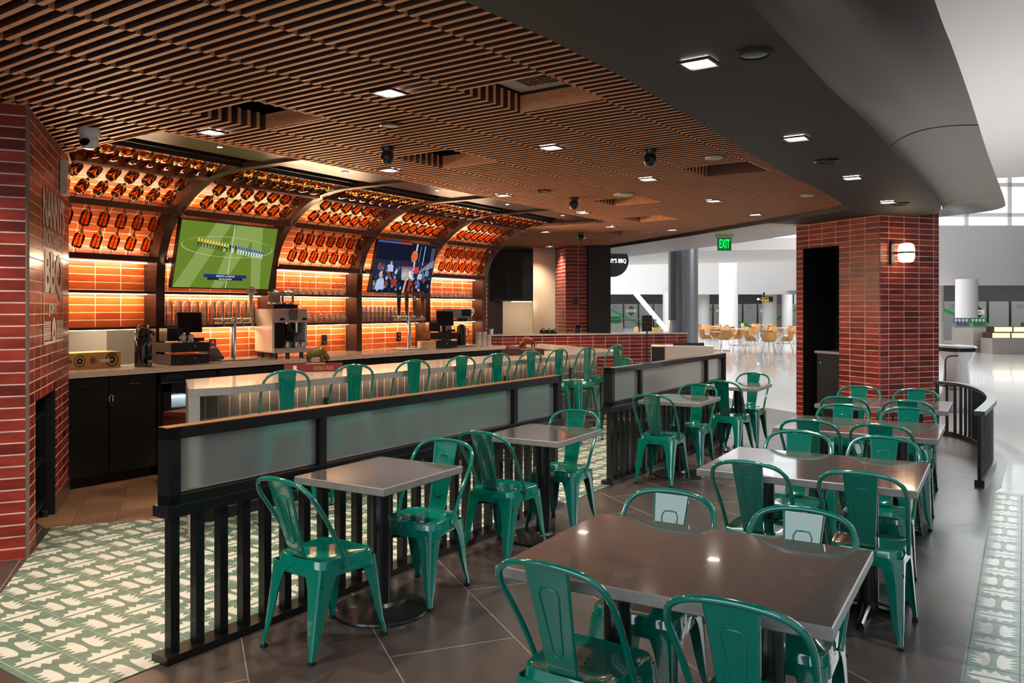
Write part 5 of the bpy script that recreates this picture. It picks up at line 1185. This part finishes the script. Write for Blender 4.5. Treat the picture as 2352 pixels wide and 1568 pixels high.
# host stand and sign on a pole
hc = cf(2.58, 12.6)
t = thing('host_stand', (hc[0], hc[1], 0), ANG-PI/2-.2, 'pale grey host stand with a black open side behind the far partition', 'host stand')
mb = MB(); mb.box(.13, 0, .52, .70, .5, 1.04); mb.build('body', mat('pale_laminate', (190, 188, 184), .4), t, smooth=0)
mb = MB(); mb.box(-.33, .0, .52, .19, .46, .98); mb.build('end_cabinet', BLACKM, t, smooth=0)
mb = MB(); mb.box(-.33, -.0, 1.03, .22, .50, .016); mb.box(-.434, -.0, .52, .014, .50, 1.04); mb.box(-.228, -.0, .52, .012, .504, 1.04); mb.build('wood_edge', mat('birch_edge', (196, 160, 120), .5), t, smooth=0)
mb = MB(); mb.box(.12, -.1, 1.065, .46, .04, .045); mb.build('top_ledge', BLACKM, t, smooth=0)
pc = cf(2.13, 13.0)
t = thing('pole_sign', (pc[0], pc[1], 0), ANG-PI/2, 'small black sign on a thin pole in front of the low brick wall', 'sign')
mb = MB(); mb.tube([(0, 0, .01), (0, 0, 1.5)], .012, 8); mb.build('pole', BLACKM, t); MB().lathe([(0, 0), (.16, 0), (.15, .015), (0, .02)], 24).build('base', BLACKM, t)
mb = MB(); mb.box(0, -.015, 1.37, .155, .02, .25); mb.build('sign_board', BLACKP, t, smooth=0)
INKR = mat('copper_ink', (150, 80, 60), .5)
for s_, z_ in (('Thank You', 1.44), ('Please Come', 1.38), ('Again', 1.32)): text('sign_text', s_, (-.06 if s_ != 'Again' else -.035, -.028, z_), (1, 0, 0), .12 if s_ != 'Again' else .07, .028, INKR, t, world=False)
# ================================================================== CONCOURSE
mb = MB()
# high white bulkhead, clerestory, ceilings
wl(-6, 60, 22.3, 60, 2.65, 12, 0); wl(21.3, 60, 18.8, 37, 2.65, 5.35, 0); wl(18.8, 37, 40, 37, 2.65, 5.35, 0); wl(-6, 60, -6, 25, 0, 12, 0); wl(2.5, 30, -6, 30, 0, 6, 0) if 0 else None
a, b, c, d = cf(-6, 60), cf(22.3, 60), cf(22.3, 80), cf(-6, 80); mb.face([(p[0], p[1], 2.9) for p in (d, c, b, a)], 0)
a, b, c, d = cf(20, 37), cf(40, 37), cf(40, 60), cf(20, 60); mb.face([(p[0], p[1], 2.9) for p in (d, c, b, a)], 0)
struct(mb.build('wall_bulkhead', WHITE, smooth=0))
mb = MB(); mb.prism([cf(3, 2), cf(40, 2), cf(40, 25), cf(30, 25.5), cf(20, 26.5), cf(14, 28.5), cf(3, 29)], 6.0, 6.2); struct(mb.build('ceiling_concourse', WHITE, smooth=0))
mb = MB(); wl(14, 44, 45, 44, 5.2, 10.5, 0); struct(mb.build('window_1', lum('sky_glow', (238, 250, 252), 1.5), smooth=0))
mb = MB()
for r in (16, 19, 22.3, 24.2, 26.5, 30, 34): a = cf(r, 43.9); mb.box(a[0], a[1], 7.8, .22, .2, 5.2, ANG-PI/2)
for z in (6.6, 8.2): a = cf(28, 43.9); mb.box(a[0], a[1], z, 30, .2, .2, ANG-PI/2)
struct(mb.build('trim_3', WHITE, smooth=0))
# rear wall with wrapped panels
mb = MB(); wl(-8, 70, 24, 70, 0, 3, 0); wl(19, 43, 45, 43, 0, 3, 0); wl(40, 43, 40, -6, 0, 8, 1)
struct(mb.build('wall_far', [mat('dark_band', (72, 66, 60), .5), WHITE], smooth=0))
def panels(r0, r1, d, n, z1, nm):
    for i in range(n):
        w_ = (r1-r0)/n; r = r0+(i+.5)*w_; a = cf(r, d)
        t = thing('hoarding_panel', (a[0], a[1], 0), ANG-PI/2, '%s grey hoarding panel from the left %s' % (ORD[i], nm), 'panel', 'grey wrapped panels '+nm)
        mb = MB(); mb.box(0, 0, z1/2, w_*.93, .06, z1); mb.build('panel_face', SEAG, t, smooth=0)
        mb = MB(); mb.box(w_/2-.03*w_, -.03, z1/2, w_*.07, .08, z1+.05); mb.build('black_joint', BLACKM, t, smooth=0)
        # green swoosh
        mb = MB(); hw = w_*.465
        f = lambda u: z1*(.52+.38*math.cos((i+u)*.9+.6))
        for k in range(6):
            u0, u1 = k/6, (k+1)/6; x0, x1 = -hw+2*hw*u0, -hw+2*hw*u1
            mb.face([(x0, -.033, f(u0)-.1*z1), (x1, -.033, f(u1)-.1*z1), (x1, -.033, f(u1)), (x0, -.033, f(u0))])
        mb.build('green_band', GRN, t, smooth=0)
        if i % 3 == 0:
            text('panel_text', 'SEA', (-hw*.5, -.035, z1*.82), (1, 0, 0), hw*.9, z1*.10, mat('panel_ink', (70, 90, 84), .5) if 'panel_ink' not in MATS else MATS['panel_ink'], t, world=False)
        if i % 3 == 1:
            mb = MB(); e = hw*.75; mb.face([(-e, -.036, z1*.72), (0, -.036, z1*.72-e), (e, -.036, z1*.72), (0, -.036, z1*.72+e)]); mb.build('diamond_emblem', BLACKM, t, smooth=0)
            mb = MB(); mb.box(0, -.038, z1*.72, e*1.9, .004, e*.62); mb.build('emblem_band', mat('emblem_grey', (190, 188, 180), .5) if 'emblem_grey' not in MATS else MATS['emblem_grey'], t, smooth=0)
            text('emblem_text', 'SEA', (-e*.6, -.041, z1*.72-e*.18), (1, 0, 0), e*1.2, e*.36, INK, t, world=False)
panels(8.0, 24.0, 68, 13, 2.0, 'behind the cafe tables'); panels(22.0, 30, 42, 7, 1.98, 'right of the brick pillar')
# columns
def column(r, d, rad, h, lab, m=WHITE, grp='white columns of the concourse'):
    a = cf(r, d); o = MB().lathe([(rad, 0), (rad, h)], 32, cap=False).build('column', m, loc=(a[0], a[1], 0)); tag(o, lab, 'column', grp); return o
column(13.15, 50, .56, 12, 'tallest white column rising past the EXIT sign'); column(14.4, 62, .47, 2.9, 'white column left of the tallest one, among the panels'); column(19.4, 62, .52, 2.9, 'white column at the right end of the arrow sign')
column(22.4, 67, .42, 2.9, 'greyish white column just right of the one by the arrow sign'); column(11.5, 60, .5, 2.9, 'white column left of the grey metal column'); column(20.0, 36.2, .45, 2.9, 'wide white column seen just right of the brick pillar'); column(19.75, 38.5, .4, 2.8, 'cream column grazing the right edge of the brick pillar')
a = cf(4.6, 22); t = thing('metal_column', (a[0], a[1], 0), 0, 'thick grey metal clad column behind the host stand', 'column')
MB().lathe([(.37, 0), (.37, 3.6)], 40, cap=False).build('cladding', GREYCOL, t)
mb = MB(); q = cf(-.3, -.1); mb.box(q[0], q[1], 2.35, .22, .3, 2.1, ANG-PI/2); mb.build('side_box', mat('dark_box', (72, 66, 68), .4), t, smooth=0)
# white ring fascia above the low edge
mb = MB(); wl(2.0, 26, 9.2, 24, 3.35, 3.7, 0); a = [cf(2.0, 26), cf(12, 24), cf(12, 30), cf(2, 34)]; mb.prism(a, 3.36, 3.6)
struct(mb.build('ceiling_outer_ring', WHITE, smooth=0))
# diagonal white strut
a0, a1 = cf(7.08, 48), cf(9.3, 48); mb = MB(); mb.tube([(a0[0], a0[1], 2.65), (a1[0], a1[1], .0)], .15, 10); o = mb.build('diagonal_strut', WHITE); tag(o, 'slanting white strut left of the grey metal column', 'column')
# wayfinding sign
a = cf(17.75, 58); t = thing('wayfinding_sign', (a[0], a[1], 2.2), ANG-PI/2, 'black hanging sign with a white left arrow and yellow symbols', 'sign')
mb = MB(); mb.box(0, 0, .08, 1.25, .12, .38); mb.box(0, 0, .42, .1, .1, .3); mb.build('sign_box', BLACKM, t, smooth=0)
mb = MB(); mb.face([(-.52, -.065, .08), (-.40, -.065, -.02), (-.40, -.065, .18)]); mb.box(-.34, -.066, .08, .14, .004, .05); mb.build('arrow', LITW, t, smooth=0)
mb = MB()
for x in (-.12, .07, .26): mb.lathe([(.045, -.001), (.078, -.001), (.078, .001), (.045, .001)], 14, cap=False); k = len(mb.v)-56; mb.v[k:] = [(a_+x, -.067, b_+.0) for a_, b_, c_ in mb.v[k:]]
mb.build('yellow_symbol', YELLOWL, t, smooth=0)
text('sign_text', 'Baggage Claim', (-.18, -.066, .13), (1, 0, 0), .5, .09, YELLOWL, t, world=False)
# cafe tables and plywood chairs
def shell_chair():
    t = thing('plywood_chair', (0, 0, 0), 0, 'x', 'chair')
    mb = MB(); R = []; n = 12
    prof = [(.22, .43, .21), (.20, .455, .22), (.10, .45, .23), (-.05, .44, .235), (-.15, .455, .24), (-.20, .52, .25), (-.22, .62, .25), (-.235, .72, .22), (-.24, .79, .15)]
    for x, z, hw in prof:
        R.append([(x+.16*(abs(k/(n/2)-1)**2.5)*(1 if x < -.1 else .0), hw*(k/(n/2)-1), z+.16*(abs(k/(n/2)-1)**3)*(1 if -.2 < x < .15 else .2)) for k in range(n+1)])
    top = R; bot = [[(x-.0, y, z-.012) for x, y, z in r] for r in R]
    mb.rings([a_+b_[::-1] for a_, b_ in zip(top, bot)]); mb.build('shell_seat', WOODO, t, smooth=60)
    for sx_, sy_ in ((1, 1), (1, -1), (-1, 1), (-1, -1)):
        mb = MB(); mb.tube([(.1*sx_, .12*sy_, .44), (.22*sx_, .22*sy_, .0)], .009, 6); mb.build('leg', CHROME, t)
    return t
SH = shell_chair(); sh1 = [0]
def cafe_table():
    t = thing('cafe_table', (0, 0, 0), 0, 'x', 'table')
    MB().lathe([(0, .71), (.42, .71), (.42, .735), (0, .735)], 32).build('round_top', WHITEG, t); MB().lathe([(.03, .02), (.03, .71)], 10, cap=False).build('column', CHROME, t)
    mb = MB(); mb.box(0, 0, .015, .7, .05, .025); mb.box(0, 0, .015, .05, .7, .025); mb.build('cross_base', CHROME, t, smooth=0); return t
CT = cafe_table()
CTS = [(9.2, 29.5, 'cafe table nearest the brick pillar'), (8.0, 31.5, 'nearest cafe table right of the grey column'), (9.98, 36, 'cafe table in the middle of the cluster'), (12.5, 38, 'far cafe table beside the brick pillar'), (10.1, 41.5, 'far cafe table below the tallest column'), (13.4, 45, 'farthest cafe table below the arrow sign'), (6.2, 36, 'cafe table left of the grey column'), (9.6, 46, 'farthest cafe table right of the grey column')]
for i, (r, d, lab) in enumerate(CTS):
    a = cf(r, d); lab2 = 'white round '+lab
    if i == 0: CT.location = (a[0], a[1], 0); CT['label'] = lab2; o = CT
    else: o = dup(CT, (a[0], a[1], 0), .3*i, lab2)
    o['group'] = 'white round cafe tables'
    for j, ph in enumerate((20, 110, 200, 290)):
        if i >= 5 and j == 3: continue
        ph2 = ph+17*i; x, y = a[0]+.62*math.cos(math.radians(ph2)), a[1]+.62*math.sin(math.radians(ph2))
        rel = Vector((x-a[0], y-a[1])); rgt = rel.x*math.sin(ANG)-rel.y*math.cos(ANG); fw = rel.x*math.cos(ANG)+rel.y*math.sin(ANG)
        side = ('right' if rgt > 0 else 'left')+' '+('back' if fw > 0 else 'front')
        lb = 'orange plywood chair, %s side of the %s' % (side, lab)
        if not sh1[0]: sh1[0] = 1; SH.location = (x, y, 0); SH.rotation_euler = (0, 0, math.radians(ph2+180)); SH['label'] = lb; o = SH
        else: o = dup(SH, (x, y, 0), math.radians(ph2+180), lb)
        o['group'] = 'orange plywood chairs of the food court'
# bins
def binn(r, d, m, lab):
    a = cf(r, d); t = thing('recycling_bin', (a[0], a[1], 0), ANG-PI/2-.35, lab, 'bin')
    mb = MB(); mb.box(0, 0, .46, .62, .6, .92); mb.build('steel_body', SATINB, t, smooth=0)
    mb = MB(); mb.rings([[(-.31, -.31, .92), (.31, -.31, .92), (.31, .3, .92), (-.31, .3, .92)], [(-.31, -.31, .95), (.31, -.31, .95), (.31, .3, 1.1), (-.31, .3, 1.1)]]); mb.box(0, .28, 1.16, .56, .03, .2); mb.build('lid', m, t, smooth=0)
    mb = MB(); mb.rings([[(-.2, -.2, .985), (.2, -.2, .985), (.2, .18, 1.085), (-.2, .18, 1.085)], [(-.2, -.2, .99), (.2, -.2, .99), (.2, .18, 1.09), (-.2, .18, 1.09)]]); mb.build('opening', BLACKM, t, smooth=0)
    for k in range(4): mb = MB(); mb.box(-.18+.12*k, .262, 1.17, .07, .004, .09); mb.build('icon', WHITEG, t, smooth=0)
binn(16.75, 30.6, mat('lid_grey', (96, 100, 110), .4), 'steel bin with a grey lid right of the brick pillar')
binn(17.5, 30.8, mat('lid_green', (10, 130, 60), .4), 'steel bin with a green lid right of the brick pillar')
# planter/light box bench
a = cf(19.05, 29.3); t = thing('lit_counter', (a[0], a[1], 0), ANG-PI/2-.05, 'steel counter with rows of glowing alabaster panels at the right edge', 'counter')
mb = MB(); mb.box(0, 0, .28, 4.2, .8, .56); mb.build('steel_base', SATINB, t, smooth=0)
mb = MB(); mb.box(0, .05, .66, 4.1, .6, .2); mb.box(.1, .15, .86, 4.0, .5, .22); mb.box(1.2, .6, .6, 3.4, .3, 1.0); mb.build('frame', BRONZE, t, smooth=0)
for k in range(6):
    for z, off in ((.66, 0), (.87, .1)):
        mb = MB(); mb.box(-1.72+.66*k+off*1.2, -.26+off, z, .6, .02, .17); mb.build('glowing_panel', ALAB, t, smooth=0)
# delivery robot
a = cf(7.02, 13.0); t = thing('service_robot', (a[0], a[1], 0), ANG-PI/2+.2, 'white serving robot partly hidden behind the right brick pillar', 'robot')
mb = MB(); mb.box(0, 0, .03, .36, .4, .06); R = []
for z, sx_, sy_ in ((.06, .20, .24), (.12, .22, .26), (.3, .14, .2), (.75, .12, .17), (.86, .17, .22), (.93, .19, .24)): R.append([(x+.0, y, z) for x, y in rsq(sx_, sy_, .08)])
mb.rings(R); mb.build('body', WHITEG, t)
mb = MB(); mb.rings([[(x, y, z) for x, y in rsq(.2, .25, .09)] for z in (.93, .99)]); mb.build('dark_band', BLACKM, t)
mb = MB(); mb.rings([[(x, y, z) for x, y in rsq(s_, s_+.05, .09)] for z, s_ in ((.99, .21), (1.02, .20), (1.03, .16))]); mb.build('top_tray', WHITEG, t)
mb = MB(); mb.tube(spline([(-.14, -.2, .35), (-.34, -.2, .38), (-.36, -.2, .6), (-.34, -.2, .84), (-.14, -.2, .87)]), .012, 8); mb.box(-.24, -.0, .4, .2, .35, .02); mb.build('side_frame', BLACKM, t)
# black railing at the kiosk and ticket kiosk far back
a = cf(2.0*1.9+.1, 33); t = thing('barrier_rail', (a[0], a[1], 0), ANG-PI/2, 'thin black barrier rail left of the grey metal column', 'railing')
mb = MB(); mb.tube(spline([(-.1, 0, 0), (-.1, 0, 1.0), (0, 0, 1.15), (1.9, 0, 1.15)], 4), .025, 8); mb.tube([(1.2, 0, 0), (1.2, 0, 1.15)], .02, 6); mb.build('rail_tube', BLACKM, t)
a = cf(3.25, 34); t = thing('recycling_station', (a[0], a[1], 0), ANG-PI/2, 'pale bin station with blue grey and green lids left of the slanting strut', 'bin')
mb = MB(); mb.box(0, 0, .5, .8, .6, 1.0); mb.box(.9, 0, .5, .8, .6, 1.0); mb.build('body', mat('pale_steel', (170, 165, 155), .4), t, smooth=0)
mb = MB(); mb.box(0, .1, 1.12, .8, .4, .24); mb.build('grey_lid', MATS['lid_grey'], t, smooth=0); mb = MB(); mb.box(.9, .1, 1.15, .7, .4, .3); mb.build('green_lid', MATS['lid_green'], t, smooth=0)
